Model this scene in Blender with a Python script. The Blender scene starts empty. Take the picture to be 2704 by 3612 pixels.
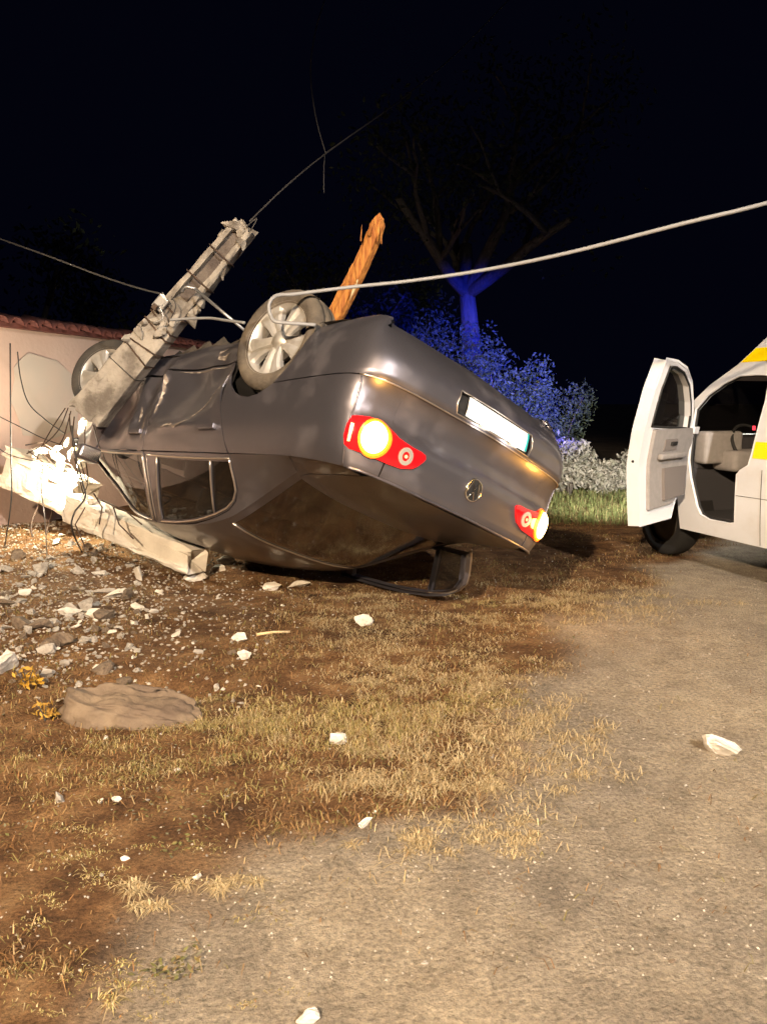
import bpy, bmesh, math, random, bisect
from mathutils import Vector, Matrix, noise
from mathutils.geometry import delaunay_2d_cdt
random.seed(7)
R_ = math.radians
scene = bpy.context.scene
col = scene.collection

# ------------------------------------------------------------------ camera, sky, light, exposure
CAM_H, PITCH, FPX, PW_, PH_ = 1.40, R_(8), 2800., 2704., 3612.
cam_d = bpy.data.cameras.new('camera'); cam = bpy.data.objects.new('camera', cam_d); col.objects.link(cam)
cam_d.sensor_fit = 'HORIZONTAL'; cam_d.sensor_width = 36; cam_d.lens = FPX/PW_*36
cam_d.clip_start = .05; cam_d.clip_end = 1500
cam.location = (0, 0, CAM_H); cam.rotation_euler = (R_(90)-PITCH, 0, 0)
scene.camera = cam
scene.render.resolution_x, scene.render.resolution_y = 766, 1024
world = bpy.data.worlds.new('World'); scene.world = world; world.use_nodes = True
wn = world.node_tree; wbg = wn.nodes['Background']
wbg.inputs['Color'].default_value = (.10, .12, .42, 1); wbg.inputs['Strength'].default_value = .008    # clear night sky
moon_d = bpy.data.lights.new('moon', 'SUN'); moon_d.energy = .012; moon_d.angle = R_(.5); moon_d.color = (.75, .82, 1)
moon = bpy.data.objects.new('moon', moon_d); col.objects.link(moon); moon.rotation_euler = (R_(40), R_(15), R_(20))
vs = scene.view_settings
vs.view_transform = 'Standard'; vs.look = 'None'; vs.gamma = 1; vs.exposure = 0.0; vs.use_curve_mapping = False

# ------------------------------------------------------------------ pixel -> place helpers
CP, SP = math.cos(PITCH), math.sin(PITCH)
def ray(px, py):
    a, b = (px-PW_/2)/FPX, (py-PH_/2)/FPX
    return Vector((a, CP-b*SP, -SP-b*CP))
def gp(px, py, z=0.):                # where the ray meets the ground (height z)
    d = ray(px, py); t = (z-CAM_H)/d.z
    return Vector((d.x*t, d.y*t, z))
def at(px, py, y):                   # the ray's point at distance y ahead
    d = ray(px, py); t = y/d.y
    return Vector((d.x*t, y, CAM_H+d.z*t))

# ------------------------------------------------------------------ materials
MATS = {}
def mat(name, c, rough=.6, metal=0., c2=None, scale=8., bump=0., bscale=40., emit=None, es=0., alpha=None, coat=0., spec=None, detail=6., ramp=(.35, .65), stretch=None, trans=0.):
    m = bpy.data.materials.new(name); m.use_nodes = True; MATS[name] = m
    nt = m.node_tree; b = nt.nodes['Principled BSDF']
    b.inputs['Base Color'].default_value = (*c, 1); b.inputs['Roughness'].default_value = rough; b.inputs['Metallic'].default_value = metal
    if coat: b.inputs['Coat Weight'].default_value = coat; b.inputs['Coat Roughness'].default_value = .06
    if spec is not None: b.inputs['Specular IOR Level'].default_value = spec
    if trans: b.inputs['Transmission Weight'].default_value = trans
    tc = nt.nodes.new('ShaderNodeTexCoord'); src = tc.outputs['Object']
    if stretch:
        mp = nt.nodes.new('ShaderNodeMapping'); mp.inputs['Scale'].default_value = stretch; nt.links.new(src, mp.inputs['Vector']); src = mp.outputs['Vector']
    if c2:
        n = nt.nodes.new('ShaderNodeTexNoise'); n.inputs['Scale'].default_value = scale; n.inputs['Detail'].default_value = detail
        r = nt.nodes.new('ShaderNodeValToRGB'); r.color_ramp.elements[0].position, r.color_ramp.elements[1].position = ramp
        r.color_ramp.elements[0].color = (*c, 1); r.color_ramp.elements[1].color = (*c2, 1)
        nt.links.new(src, n.inputs['Vector']); nt.links.new(n.outputs['Fac'], r.inputs['Fac']); nt.links.new(r.outputs['Color'], b.inputs['Base Color'])
    if bump:
        n2 = nt.nodes.new('ShaderNodeTexNoise'); n2.inputs['Scale'].default_value = bscale; n2.inputs['Detail'].default_value = 8
        bp = nt.nodes.new('ShaderNodeBump'); bp.inputs['Strength'].default_value = bump; bp.inputs['Distance'].default_value = .02
        nt.links.new(src, n2.inputs['Vector']); nt.links.new(n2.outputs['Fac'], bp.inputs['Height']); nt.links.new(bp.outputs['Normal'], b.inputs['Normal'])
    if emit: b.inputs['Emission Color'].default_value = (*emit, 1); b.inputs['Emission Strength'].default_value = es
    return m
def glass_mat(name, tint, clear=.5, rough=.04):
    m = bpy.data.materials.new(name); m.use_nodes = True; MATS[name] = m; nt = m.node_tree
    b = nt.nodes['Principled BSDF']; out = nt.nodes['Material Output']
    b.inputs['Base Color'].default_value = (*tint, 1); b.inputs['Roughness'].default_value = rough
    tr = nt.nodes.new('ShaderNodeBsdfTransparent'); tr.inputs['Color'].default_value = (.55, .58, .56, 1)
    mx = nt.nodes.new('ShaderNodeMixShader'); mx.inputs['Fac'].default_value = clear
    nt.links.new(b.outputs['BSDF'], mx.inputs[1]); nt.links.new(tr.outputs['BSDF'], mx.inputs[2]); nt.links.new(mx.outputs['Shader'], out.inputs['Surface'])
    return m
def attr_mat(name, rough=.8, trans=.25, attr='tint'):   # leaf and grass colour from a per-leaf attribute
    m = bpy.data.materials.new(name); m.use_nodes = True; MATS[name] = m; nt = m.node_tree
    b = nt.nodes['Principled BSDF']; b.inputs['Roughness'].default_value = rough; b.inputs['Specular IOR Level'].default_value = .25
    a = nt.nodes.new('ShaderNodeAttribute'); a.attribute_name = attr
    nt.links.new(a.outputs['Color'], b.inputs['Base Color'])
    t = nt.nodes.new('ShaderNodeBsdfTranslucent'); nt.links.new(a.outputs['Color'], t.inputs['Color'])
    mx = nt.nodes.new('ShaderNodeMixShader'); mx.inputs['Fac'].default_value = trans
    nt.links.new(b.outputs['BSDF'], mx.inputs[1]); nt.links.new(t.outputs['BSDF'], mx.inputs[2]); nt.links.new(mx.outputs['Shader'], nt.nodes['Material Output'].inputs['Surface'])
    return m
mat('paint', (.165,.158,.180), .40, .84, c2=(.182,.172,.194), scale=3, coat=.35)
def dust(name, dc, scale, lo, hi, amt):      # thin road dust over an existing material
    m = MATS[name]; nt = m.node_tree; b = nt.nodes['Principled BSDF']; L = nt.links.new
    tc = nt.nodes.new('ShaderNodeTexCoord'); n = nt.nodes.new('ShaderNodeTexNoise'); n.inputs['Scale'].default_value = scale; n.inputs['Detail'].default_value = 9; n.inputs['Roughness'].default_value = .65
    L(tc.outputs['Object'], n.inputs['Vector'])
    mr = nt.nodes.new('ShaderNodeMapRange'); mr.inputs['From Min'].default_value = lo; mr.inputs['From Max'].default_value = hi; mr.inputs['To Max'].default_value = amt; L(n.outputs['Fac'], mr.inputs['Value'])
    mx = nt.nodes.new('ShaderNodeMix'); mx.data_type = 'RGBA'; L(mr.outputs['Result'], mx.inputs['Factor']); mx.inputs['B'].default_value = (*dc, 1)
    src = b.inputs['Base Color'].links[0].from_socket if b.inputs['Base Color'].links else None
    if src: L(src, mx.inputs['A'])
    else: mx.inputs['A'].default_value = b.inputs['Base Color'].default_value
    L(mx.outputs['Result'], b.inputs['Base Color'])
    for k, to in (('Roughness', .8), ('Metallic', 0.), ('Coat Weight', 0.)):
        q = nt.nodes.new('ShaderNodeMapRange'); q.inputs['To Min'].default_value = b.inputs[k].default_value; q.inputs['To Max'].default_value = to; L(mr.outputs['Result'], q.inputs['Value']); L(q.outputs['Result'], b.inputs[k])
dust('paint', (.15,.125,.11), 3.2, .52, .78, .40)
mat('paint_scraped', (.20,.165,.14), .55, .4, c2=(.5,.44,.38), scale=14, ramp=(.5,.62), stretch=(1,1,3))
mat('black_plastic', (.018,.017,.017), .5)
mat('underbody', (.03,.026,.022), .9, c2=(.07,.055,.04), scale=9)
mat('chrome', (.78,.75,.70), .18, 1.)
mat('van_tyre_shaded', (.010,.010,.010), .95)  # shadow under the van is put into this tyre black
mat('trim_satin', (.62,.55,.48), .35, .9)
glass_mat('dark_glass', (.012,.010,.009), .30)
glass_mat('rear_glass', (.020,.013,.010), .06, .10)
for _n in MATS['rear_glass'].node_tree.nodes:
    if _n.type == 'BSDF_PRINCIPLED': _n.inputs['Coat Weight'].default_value = 1.; _n.inputs['Coat IOR'].default_value = 1.6; _n.inputs['Coat Roughness'].default_value = .12
mat('tyre', (.022,.021,.020), .85, c2=(.06,.052,.042), scale=7, bump=.3, bscale=60)
mat('tyre_muddy', (.12,.097,.07), .9, c2=(.045,.037,.03), scale=6, bump=.4, bscale=50)
mat('alloy', (.52,.50,.47), .42, .55, c2=(.40,.37,.32), scale=7)
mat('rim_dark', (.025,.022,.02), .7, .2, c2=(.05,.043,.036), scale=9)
mat('red_lens', (.55,.006,.010), .12, emit=(1,.010,.012), es=.22, coat=1)
mat('amber_lit', (.9,.5,.1), .3, emit=(1,.80,.34), es=9.)
mat('amber_glow', (.9,.15,.02), .25, emit=(1,.16,.004), es=.9)
mat('amber_rim', (.9,.4,.02), .3, emit=(1,.50,.012), es=2.2)
mat('clear_lit', (.8,.5,.3), .3, emit=(1,.42,.16), es=.7)
mat('lens_silver', (.75,.70,.62), .22, .8, emit=(1,.82,.6), es=.25)
mat('head_lit', (.9,.9,.8), .3, emit=(1,.95,.70), es=7.)
mat('plate_white', (.86,.87,.86), .35)
mat('eu_blue', (.02,.30,.30), .4)
mat('concrete', (.31,.28,.235), .9, c2=(.16,.14,.12), scale=5, bump=.5, bscale=35)
dust('concrete', (.085,.07,.055), 4.5, .48, .60, .75)
mat('concrete_pale', (.64,.59,.50), .9, c2=(.50,.45,.38), scale=4, bump=.4, bscale=28)
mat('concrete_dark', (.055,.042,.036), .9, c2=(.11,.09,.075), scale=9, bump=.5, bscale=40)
mat('stone_white', (.66,.62,.56), .85, c2=(.44,.40,.34), scale=11, bump=.9, bscale=26)
mat('stone_grey', (.36,.33,.285), .9, c2=(.24,.21,.175), scale=8, bump=.5, bscale=26)
mat('stone_brown', (.17,.125,.082), .9, c2=(.10,.07,.048), scale=7, bump=.6, bscale=22)
mat('rusty_steel', (.10,.06,.038), .75, .4, c2=(.05,.035,.028), scale=20)
mat('galvanised', (.36,.36,.355), .40, .8, c2=(.36,.36,.36), scale=10)
mat('cable_grey', (.21,.21,.21), .55)
mat('wire_dark', (.03,.027,.025), .7)
mat('orange_lit_wood', (.52,.22,.042), .8, c2=(.27,.085,.016), scale=5, stretch=(9,9,1.3), bump=.8, bscale=9, detail=8)  # the indicator's orange light is put into this wood colour
mat('split_wood_pale', (.62,.47,.28), .8, c2=(.5,.33,.15), scale=9, stretch=(8,8,1))
mat('pink_plaster', (.62,.42,.34), .92, c2=(.66,.50,.42), scale=1.1, bump=.35, bscale=18, ramp=(.3,.7))
mat('plaster_light', (.56,.47,.40), .92, c2=(.60,.48,.40), scale=3)  # greenish light on the wall, put into a plaster colour
mat('clay_tile', (.19,.055,.04), .85, c2=(.10,.035,.03), scale=7, bump=.3)
mat('bark', (.10,.085,.07), .9, c2=(.05,.042,.035), scale=5, stretch=(6,6,1), bump=.9, bscale=10)
mat('van_white', (.70,.72,.76), .32, c2=(.66,.68,.72), scale=3, coat=.5)
dust('van_white', (.42,.36,.28), 2.5, .5, .75, .35)
mat('van_inner', (.68,.69,.72), .45)
mat('trim_grey', (.29,.27,.26), .8, c2=(.25,.235,.225), scale=20)
mat('trim_dark', (.17,.15,.14), .8)
mat('rubber', (.012,.012,.012), .7)
mat('cab_dark', (.035,.033,.036), .85)
mat('seat_cloth', (.06,.058,.066), .9, c2=(.09,.085,.09), scale=30)
mat('yellow_band', (1.0,.76,.001), .4)
mat('red_small', (.6,.02,.02), .4, emit=(1,.05,.08), es=1.5)
mat('blue_lens', (.02,.05,.7), .2, emit=(.06,.12,1), es=9.)
mat('lamp_warm', (.9,.8,.6), .4, emit=(1,.72,.38), es=30.)
mat('lamp_white', (.9,.9,.85), .4, emit=(1,.93,.82), es=30.)
mat('steel_grey', (.25,.25,.25), .5, .6)
mat('gravel_bits', (.22,.185,.145), .9, c2=(.38,.34,.28), scale=4)
attr_mat('leaf'); attr_mat('grass', .75, .2)
M = MATS

# ------------------------------------------------------------------ mesh helpers
def mesh_obj(name, V, F, m, parent=None, smooth=False, normals=None, mats=None, fmat=None):
    me = bpy.data.meshes.new(name); me.from_pydata([tuple(v) for v in V], [], F)
    if mats:
        for k in mats: me.materials.append(M[k])
    else: me.materials.append(M[m])
    if fmat: me.polygons.foreach_set('material_index', fmat)
    if smooth: me.polygons.foreach_set('use_smooth', [True]*len(me.polygons))
    me.update()
    if normals: me.normals_split_custom_set([tuple(n) for n in normals])
    o = bpy.data.objects.new(name, me); col.objects.link(o)
    if parent is not None: o.parent = parent
    return o
def empty(name, loc=(0,0,0), rz=0.):
    o = bpy.data.objects.new(name, None); col.objects.link(o); o.location = loc; o.rotation_euler = (0,0,rz); o.empty_display_size = .2
    return o
def tag(o, label=None, cat=None, group=None, kind=None):
    if label: o['label'] = label
    if cat: o['category'] = cat
    if group: o['group'] = group
    if kind: o['kind'] = kind
    return o
def bm_obj(name, bm, m, parent=None, smooth=False):
    me = bpy.data.meshes.new(name); bm.to_mesh(me); bm.free(); me.materials.append(M[m])
    if smooth: me.polygons.foreach_set('use_smooth', [True]*len(me.polygons))
    o = bpy.data.objects.new(name, me); col.objects.link(o)
    if parent is not None: o.parent = parent
    return o
def box(name, lo, hi, m, parent=None, bev=.01, tf=None, seg=2):
    bm = bmesh.new(); bmesh.ops.create_cube(bm, size=1)
    for v in bm.verts: v.co = Vector([lo[i]+(hi[i]-lo[i])*(v.co[i]+.5) for i in range(3)])
    if bev: bmesh.ops.bevel(bm, geom=bm.edges[:]+bm.verts[:], offset=bev, segments=seg, affect='EDGES', profile=.6)
    if tf:
        for v in bm.verts: v.co = tf(v.co)
    bmesh.ops.recalc_face_normals(bm, faces=bm.faces[:])
    return bm_obj(name, bm, m, parent, smooth=bool(bev) and seg > 2)
def tube_geo(P, r, n=6, closed=False):
    P = [Vector(p) for p in P]; V, F = [], []; N = len(P)
    rr = r if callable(r) else (lambda t: r)
    t0 = (P[1]-P[0]).normalized(); up = Vector((0,0,1)) if abs(t0.z) < .9 else Vector((1,0,0))
    a = t0.cross(up).normalized()
    for i in range(N):
        if closed: t = (P[(i+1) % N]-P[i-1]).normalized()
        else: t = (P[min(i+1, N-1)]-P[max(i-1, 0)]).normalized()
        a = (a-t*a.dot(t)).normalized(); b = t.cross(a); q = rr(i/max(1, N-1))
        for k in range(n):
            an = 2*math.pi*k/n; V.append(P[i]+a*(q*math.cos(an))+b*(q*math.sin(an)))
    for i in range(N if closed else N-1):
        j = (i+1) % N
        for k in range(n): F.append((i*n+k, i*n+(k+1) % n, j*n+(k+1) % n, j*n+k))
    if not closed: F.append(tuple(range(n))[::-1]); F.append(tuple((N-1)*n+k for k in range(n)))
    return V, F
def join(*parts):
    V, F = [], []
    for v, f in parts:
        o = len(V); V += list(v); F += [tuple(i+o for i in q) for q in f]
    return V, F
def tube(name, P, r, m, parent=None, n=6, closed=False):
    V, F = tube_geo(P, r, n, closed)
    return mesh_obj(name, V, F, m, parent, smooth=True)
def spline(P, n=10):
    P = [Vector(p) for p in P]; out = []
    for i in range(len(P)-1):
        p1, p2 = P[i], P[i+1]; p0 = P[i-1] if i else p1*2-p2; p3 = P[i+2] if i+2 < len(P) else p2*2-p1
        for k in range(n):
            t = k/n; out.append(.5*(2*p1+(p2-p0)*t+(2*p0-5*p1+4*p2-p3)*t*t+(3*p1-p0-3*p2+p3)*t**3))
    out.append(P[-1]); return out
def lathe_geo(prof, n=40, axis='y'):       # prof: (radius, along) pairs
    V, F = [], []; N = len(prof)
    for i in range(n):
        a = 2*math.pi*i/n; c, s = math.cos(a), math.sin(a)
        for r, h in prof: V.append(Vector((r*c, h, r*s)))
    for i in range(n):
        j = (i+1) % n
        for k in range(N-1): F.append((i*N+k, i*N+k+1, j*N+k+1, j*N+k))
    return V, F
def in_poly(p, poly):
    x, y = p; c = False; n = len(poly)
    for i in range(n):
        (x1, y1), (x2, y2) = poly[i], poly[(i+1) % n]
        if (y1 > y) != (y2 > y) and x < (x2-x1)*(y-y1)/(y2-y1)+x1: c = not c
    return c
def densify(poly, sp):
    out = []
    for i in range(len(poly)):
        a, b = poly[i], poly[(i+1) % len(poly)]; l = math.hypot(b[0]-a[0], b[1]-a[1]); k = max(1, int(l/sp+.5))
        out += [(a[0]+(b[0]-a[0])*j/k, a[1]+(b[1]-a[1])*j/k) for j in range(k)]
    return out
def fill2d(poly, holes=(), sp=.05, spb=None):
    loops = [densify(poly, spb or sp)]+[densify(h, spb or sp) for h in holes]
    pts = [p for l in loops for p in l]; edges = []; o = 0
    for l in loops:
        edges += [(o+i, o+(i+1) % len(l)) for i in range(len(l))]; o += len(l)
    xs = [p[0] for p in poly]; ys = [p[1] for p in poly]; nb = len(pts); bpts = pts[:]
    y = min(ys)+sp*.5; row = 0
    while y < max(ys):
        x = min(xs)+sp*(.5 if row % 2 else .9)
        while x < max(xs):
            if in_poly((x, y), loops[0]) and not any(in_poly((x, y), h) for h in loops[1:]):
                if all((x-q[0])**2+(y-q[1])**2 > (.45*sp)**2 for q in bpts): pts.append((x, y))
            x += sp
        y += sp*.87; row += 1
    vs_, es_, fs_, *_ = delaunay_2d_cdt([Vector(p) for p in pts], edges, [], 0, 1e-6)
    vs2 = [(v.x, v.y) for v in vs_]; tris = []
    for f in fs_:
        c = (sum(vs2[i][0] for i in f)/3, sum(vs2[i][1] for i in f)/3)
        if in_poly(c, loops[0]) and not any(in_poly(c, h) for h in loops[1:]): tris.append(tuple(f))
    return vs2, tris, loops
def surf(fn, poly, holes=(), sp=.05, off=0., rim=.012, centre=None, spb=None):
    # a skin over the parametric surface fn inside the polygon, with a turned-in rim; returns verts, faces, per-loop normals
    p2, tris, loops = fill2d(poly, holes, sp, spb)
    V, N = [], []
    def pn(a, b):
        e = 2e-3; P = Vector(fn(a, b)); da = Vector(fn(a+e, b))-Vector(fn(a-e, b)); db = Vector(fn(a, b+e))-Vector(fn(a, b-e))
        n = da.cross(db)
        n = n.normalized() if n.length > 1e-12 else Vector((0,0,1))
        c = centre(P) if centre else Vector((max(-1.9, min(1.8, P.x)), 0, .72))
        if n.dot(P-c) < 0: n = -n
        return P, n
    for a, b in p2:
        P, n = pn(a, b); V.append(P+n*off); N.append(n)
    F, LN = [], []
    for t in tris:
        n = (V[t[1]]-V[t[0]]).cross(V[t[2]]-V[t[0]])
        if n.dot(N[t[0]]) < 0: t = t[::-1]
        F.append(t); LN += [N[i] for i in t]
    if rim:
        for l in loops:
            base = len(V); k = len(l)
            for a, b in l:
                P, n = pn(a, b); V.append(P+n*off); V.append(P+n*(off-rim)); N += [n, n]
            for i in range(k):
                j = (i+1) % k; f = (base+2*i, base+2*j, base+2*j+1, base+2*i+1)
                fn_ = (V[f[1]]-V[f[0]]).cross(V[f[3]]-V[f[0]])
                fn_ = fn_.normalized() if fn_.length > 1e-12 else N[f[0]]
                F.append(f); LN += [fn_]*4
    return V, F, LN
def skin(name, pieces, m, parent=None):
    V, F, L = [], [], []
    for v, f, l in pieces:
        o = len(V); V += v; F += [tuple(i+o for i in q) for q in f]; L += l
    return mesh_obj(name, V, F, m, parent, smooth=True, normals=L)
def hull_rock(seed, n=16, s=(1,1,.7)):
    rnd = random.Random(seed); bm = bmesh.new()
    for _ in range(n):
        v = Vector((rnd.gauss(0,1), rnd.gauss(0,1), rnd.gauss(0,1))).normalized()*rnd.uniform(.75, 1.05)
        bm.verts.new(v*.5)
    r = bmesh.ops.convex_hull(bm, input=bm.verts[:])
    bmesh.ops.delete(bm, geom=[e for e in set(r['geom_interior']+r['geom_unused']) if isinstance(e, bmesh.types.BMVert)], context='VERTS')
    bmesh.ops.dissolve_limit(bm, angle_limit=.25, verts=bm.verts[:], edges=bm.edges[:])
    bmesh.ops.bevel(bm, geom=bm.edges[:], offset=.022, segments=1, affect='EDGES', clamp_overlap=True)
    bmesh.ops.triangulate(bm, faces=bm.faces[:]); bmesh.ops.subdivide_edges(bm, edges=[e for e in bm.edges if e.calc_length() > .16], cuts=1)
    bmesh.ops.triangulate(bm, faces=bm.faces[:])
    for v in bm.verts:
        if v.co.length > .56: v.co *= .56/v.co.length
        v.co += Vector((rnd.gauss(0,.016), rnd.gauss(0,.016), rnd.gauss(0,.016)))
        v.co = Vector((v.co.x*s[0], v.co.y*s[1], v.co.z*s[2]))
    bmesh.ops.recalc_face_normals(bm, faces=bm.faces[:])
    return bm
# ---- car body surfaces (x forward, y left, z up, origin on the road between the axles) ----
def interp(tab, x):
    if x <= tab[0][0]: return tab[0][1]
    for (a, fa), (b, fb) in zip(tab, tab[1:]):
        if x <= b:
            t = (x-a)/(b-a)
            return fa+(fb-fa)*t
    return tab[-1][1]
def smooth_table(tab, n=24):
    # Catmull-Rom through the table's points, re-sampled to a fine table
    out = []
    for i in range(len(tab)-1):
        p1, p2 = tab[i], tab[i+1]
        p0 = tab[i-1] if i else (2*p1[0]-p2[0], 2*p1[1]-p2[1])
        p3 = tab[i+2] if i+2 < len(tab) else (2*p2[0]-p1[0], 2*p2[1]-p1[1])
        m1 = (p2[1]-p0[1])/(p2[0]-p0[0])*(p2[0]-p1[0]); m2 = (p3[1]-p1[1])/(p3[0]-p1[0])*(p2[0]-p1[0])
        for k in range(n):
            t = k/n; t2 = t*t; t3 = t2*t
            out.append((p1[0]+(p2[0]-p1[0])*t, (2*t3-3*t2+1)*p1[1]+(t3-2*t2+t)*m1+(3*t2-2*t3)*p2[1]+(t3-t2)*m2))
    out.append(tuple(tab[-1]))
    return out
class Table:
    def __init__(s, tab, smooth=True):
        s.t = smooth_table(tab) if smooth else list(tab)
        s.xs = [a for a, _ in s.t]
    def __call__(s, x):
        if x <= s.xs[0]: return s.t[0][1]
        if x >= s.xs[-1]: return s.t[-1][1]
        i = bisect.bisect_right(s.xs, x)-1
        (a, fa), (b, fb) = s.t[i], s.t[i+1]
        return fa+(fb-fa)*(x-a)/(b-a)
def catmull2(P, n=16):
    out = []
    for i in range(len(P)-1):
        p1, p2 = P[i], P[i+1]
        p0 = P[i-1] if i else (p2[0], -p2[1])
        p3 = P[i+2] if i+2 < len(P) else (p1[0], -p1[1])
        for k in range(n):
            t = k/n; t2 = t*t; t3 = t2*t
            out.append(tuple(.5*(2*p1[j]+(p2[j]-p0[j])*t+(2*p0[j]-5*p1[j]+4*p2[j]-p3[j])*t2+(3*p1[j]-p0[j]-3*p2[j]+p3[j])*t3) for j in (0, 1)))
    out.append(tuple(P[-1]))
    return out
PLAN = catmull2([(-2.445,0),(-2.43,.28),(-2.405,.60),(-2.35,.79),(-2.225,.882),(-1.95,.902),(-1.354,.897),(-.6,.91),(0,.912),(.7,.91),(1.354,.897),(1.75,.855),(2.0,.77),(2.17,.62),(2.27,.34),(2.30,0)])
ULEN = [0.0]
for _a, _b in zip(PLAN, PLAN[1:]): ULEN.append(ULEN[-1]+math.hypot(_b[0]-_a[0], _b[1]-_a[1]))
UMAX = ULEN[-1]
def plan_at(u):
    u = min(max(u, 0), UMAX); i = min(max(bisect.bisect_right(ULEN, u)-1, 0), len(PLAN)-2)
    t = (u-ULEN[i])/(ULEN[i+1]-ULEN[i])
    a, b = PLAN[i], PLAN[i+1]
    x, y = a[0]+(b[0]-a[0])*t, a[1]+(b[1]-a[1])*t
    def tang(j):
        j0, j1 = max(j-1, 0), min(j+1, len(PLAN)-1)
        if j == 0: return (0., 1.)
        if j == len(PLAN)-1: return (0., -1.)
        dx, dy = PLAN[j1][0]-PLAN[j0][0], PLAN[j1][1]-PLAN[j0][1]; l = math.hypot(dx, dy); return (dx/l, dy/l)
    ta, tb = tang(i), tang(i+1); dx, dy = ta[0]+(tb[0]-ta[0])*t, ta[1]+(tb[1]-ta[1])*t
    l = math.hypot(dx, dy); dx /= l; dy /= l
    return x, y, -dy, dx            # point, outward normal
def u_of_x(x):                      # on the flank
    for i in range(len(PLAN)-1):
        if PLAN[i][0] <= x <= PLAN[i+1][0]:
            return ULEN[i]+(ULEN[i+1]-ULEN[i])*(x-PLAN[i][0])/(PLAN[i+1][0]-PLAN[i][0]+1e-12)
    return 0 if x < 0 else UMAX
INS_S = Table([(.16,.14),(.20,.095),(.26,.055),(.36,.025),(.50,.006),(.62,0),(.72,.004),(.82,.014),(.90,.03),(.96,.05),(1.0,.072),(1.06,.11)])
INS_R = Table([(.15,.30),(.20,.22),(.26,.14),(.33,.07),(.40,.022),(.46,.0),(.55,.0),(.565,.004),(.585,.030),(.62,.060),(.68,.082),(.74,.085),(.78,.062),(.815,.040),(.86,.036),(.92,.046),(.98,.060),(1.03,.070),(1.06,.086)])
INS_F = Table([(.18,.10),(.24,.05),(.34,.01),(.5,.0),(.6,.02),(.7,.07),(.8,.17),(.9,.3),(1.06,.5)])
ZTOP = Table([(-2.45,1.052),(-2.25,1.045),(-2.0,1.02),(-1.7,1.0),(-1.0,.985),(0,.965),(1.0,.93),(1.5,.88),(1.9,.79),(2.15,.71),(2.3,.66)])
def low_raw(u, z):
    sg = -1 if u >= 0 else 1        # u > 0 runs along the right flank, u < 0 along the left one
    x, y, nx, ny = plan_at(abs(u))
    wr = max(0., -nx)**1.5; wf = max(0., nx)**1.5; ws = max(0., 1-wr-wf)
    d = wr*INS_R(z)+wf*INS_F(z)+ws*INS_S(z)
    return x-nx*d, sg*(y-ny*d), z
def dent(x, z):
    # the crushed right flank: pushed in between the creases that run over both doors
    d = 0.
    def bump(cx, cz, rx, rz, a):
        q = ((x-cx)/rx)**2+((z-cz)/rz)**2
        return a*(1-q)**2 if q < 1 else 0.
    d += bump(-.45,.52,.52,.34,.085)+bump(.22,.50,.20,.40,.07)+bump(.75,.6,.5,.42,.12)+bump(-.78,.42,.22,.2,.04)+bump(1.6,.6,.6,.4,.16)
    d -= bump(-.02,.50,.055,.34,.035)+bump(-.42,.80,.34,.05,.022)+bump(.33,.72,.05,.16,.02)
    if -1.1 < x < 2.2: d += .010*math.sin(9*x+4*z)*math.sin(13*z+2*x)*max(0, min(1, (x+1.1)*3))*max(0, min(1, (.95-z)*6))
    return d
def S_low(u, z):
    x, y, z = low_raw(u, z)
    if u > 0 and -1.2 < x < 2.25: y += dent(x, z)
    return (x, y, z)
EDGE = sorted((low_raw(UMAX*i/400, ZTOP(plan_at(UMAX*i/400)[0])) for i in range(401)), key=lambda p: p[0])
Y_EDGE = Table([(p[0]+1e-7*i, -p[1]) for i, p in enumerate(EDGE)], smooth=False)
XMIN, XMAX = EDGE[0][0], EDGE[-1][0]
ZC = Table([(-2.36,1.052),(-2.1,1.068),(-1.82,1.085),(-1.70,1.105),(-1.5,1.18),(-1.2,1.295),(-.95,1.385),(-.75,1.428),(-.4,1.468),(0,1.48),(.3,1.468),(.55,1.428),(.75,1.345),(1.05,1.2),(1.35,1.05),(1.48,1.0),(1.7,.955),(2.0,.86),(2.2,.74),(2.3,.66)])
def y_rail(x):
    e = Y_EDGE(x)
    if x <= -1.80 or x >= 1.5: return e
    return RAILY(x)
RAILY = Table([(-1.80,Y_EDGE(-1.80)),(-1.74,.71),(-1.6,.672),(-1.3,.625),(-.95,.585),(-.5,.575),(0,.578),(.5,.572),(.8,.59),(1.2,.66),(1.42,.72),(1.5,Y_EDGE(1.5))])
RAILZ = Table([(-1.80,ZTOP(-1.80)),(-1.72,1.04),(-1.5,1.12),(-1.2,1.235),(-.95,1.325),(-.6,1.392),(-.2,1.418),(.2,1.415),(.5,1.372),(.8,1.25),(1.2,1.06),(1.42,.94),(1.5,ZTOP(1.5))])
def z_rail(x):
    if x <= -1.80 or x >= 1.5: return ZTOP(x)
    return RAILZ(x)
def S_top(x, y):                    # deck, rear window, roof, windscreen, bonnet
    q = min(1., abs(y)/max(1e-4, y_rail(x))); zr = z_rail(x)
    return (x, y, zr+(ZC(x)-zr)*(1-q**2.8))
def S_side(x, v, sg=-1):            # glasshouse side, v = 0 beltline .. 1 roof rail
    y0, z0, y1, z1 = Y_EDGE(x), ZTOP(x), y_rail(x), z_rail(x)
    h = z1-z0; b = .16*h*(v-v*v)+.05*h*max(0, v-.6)*(1-v)*2
    return (x, sg*(y0+(y1-y0)*v+b), z0+h*v)

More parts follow.
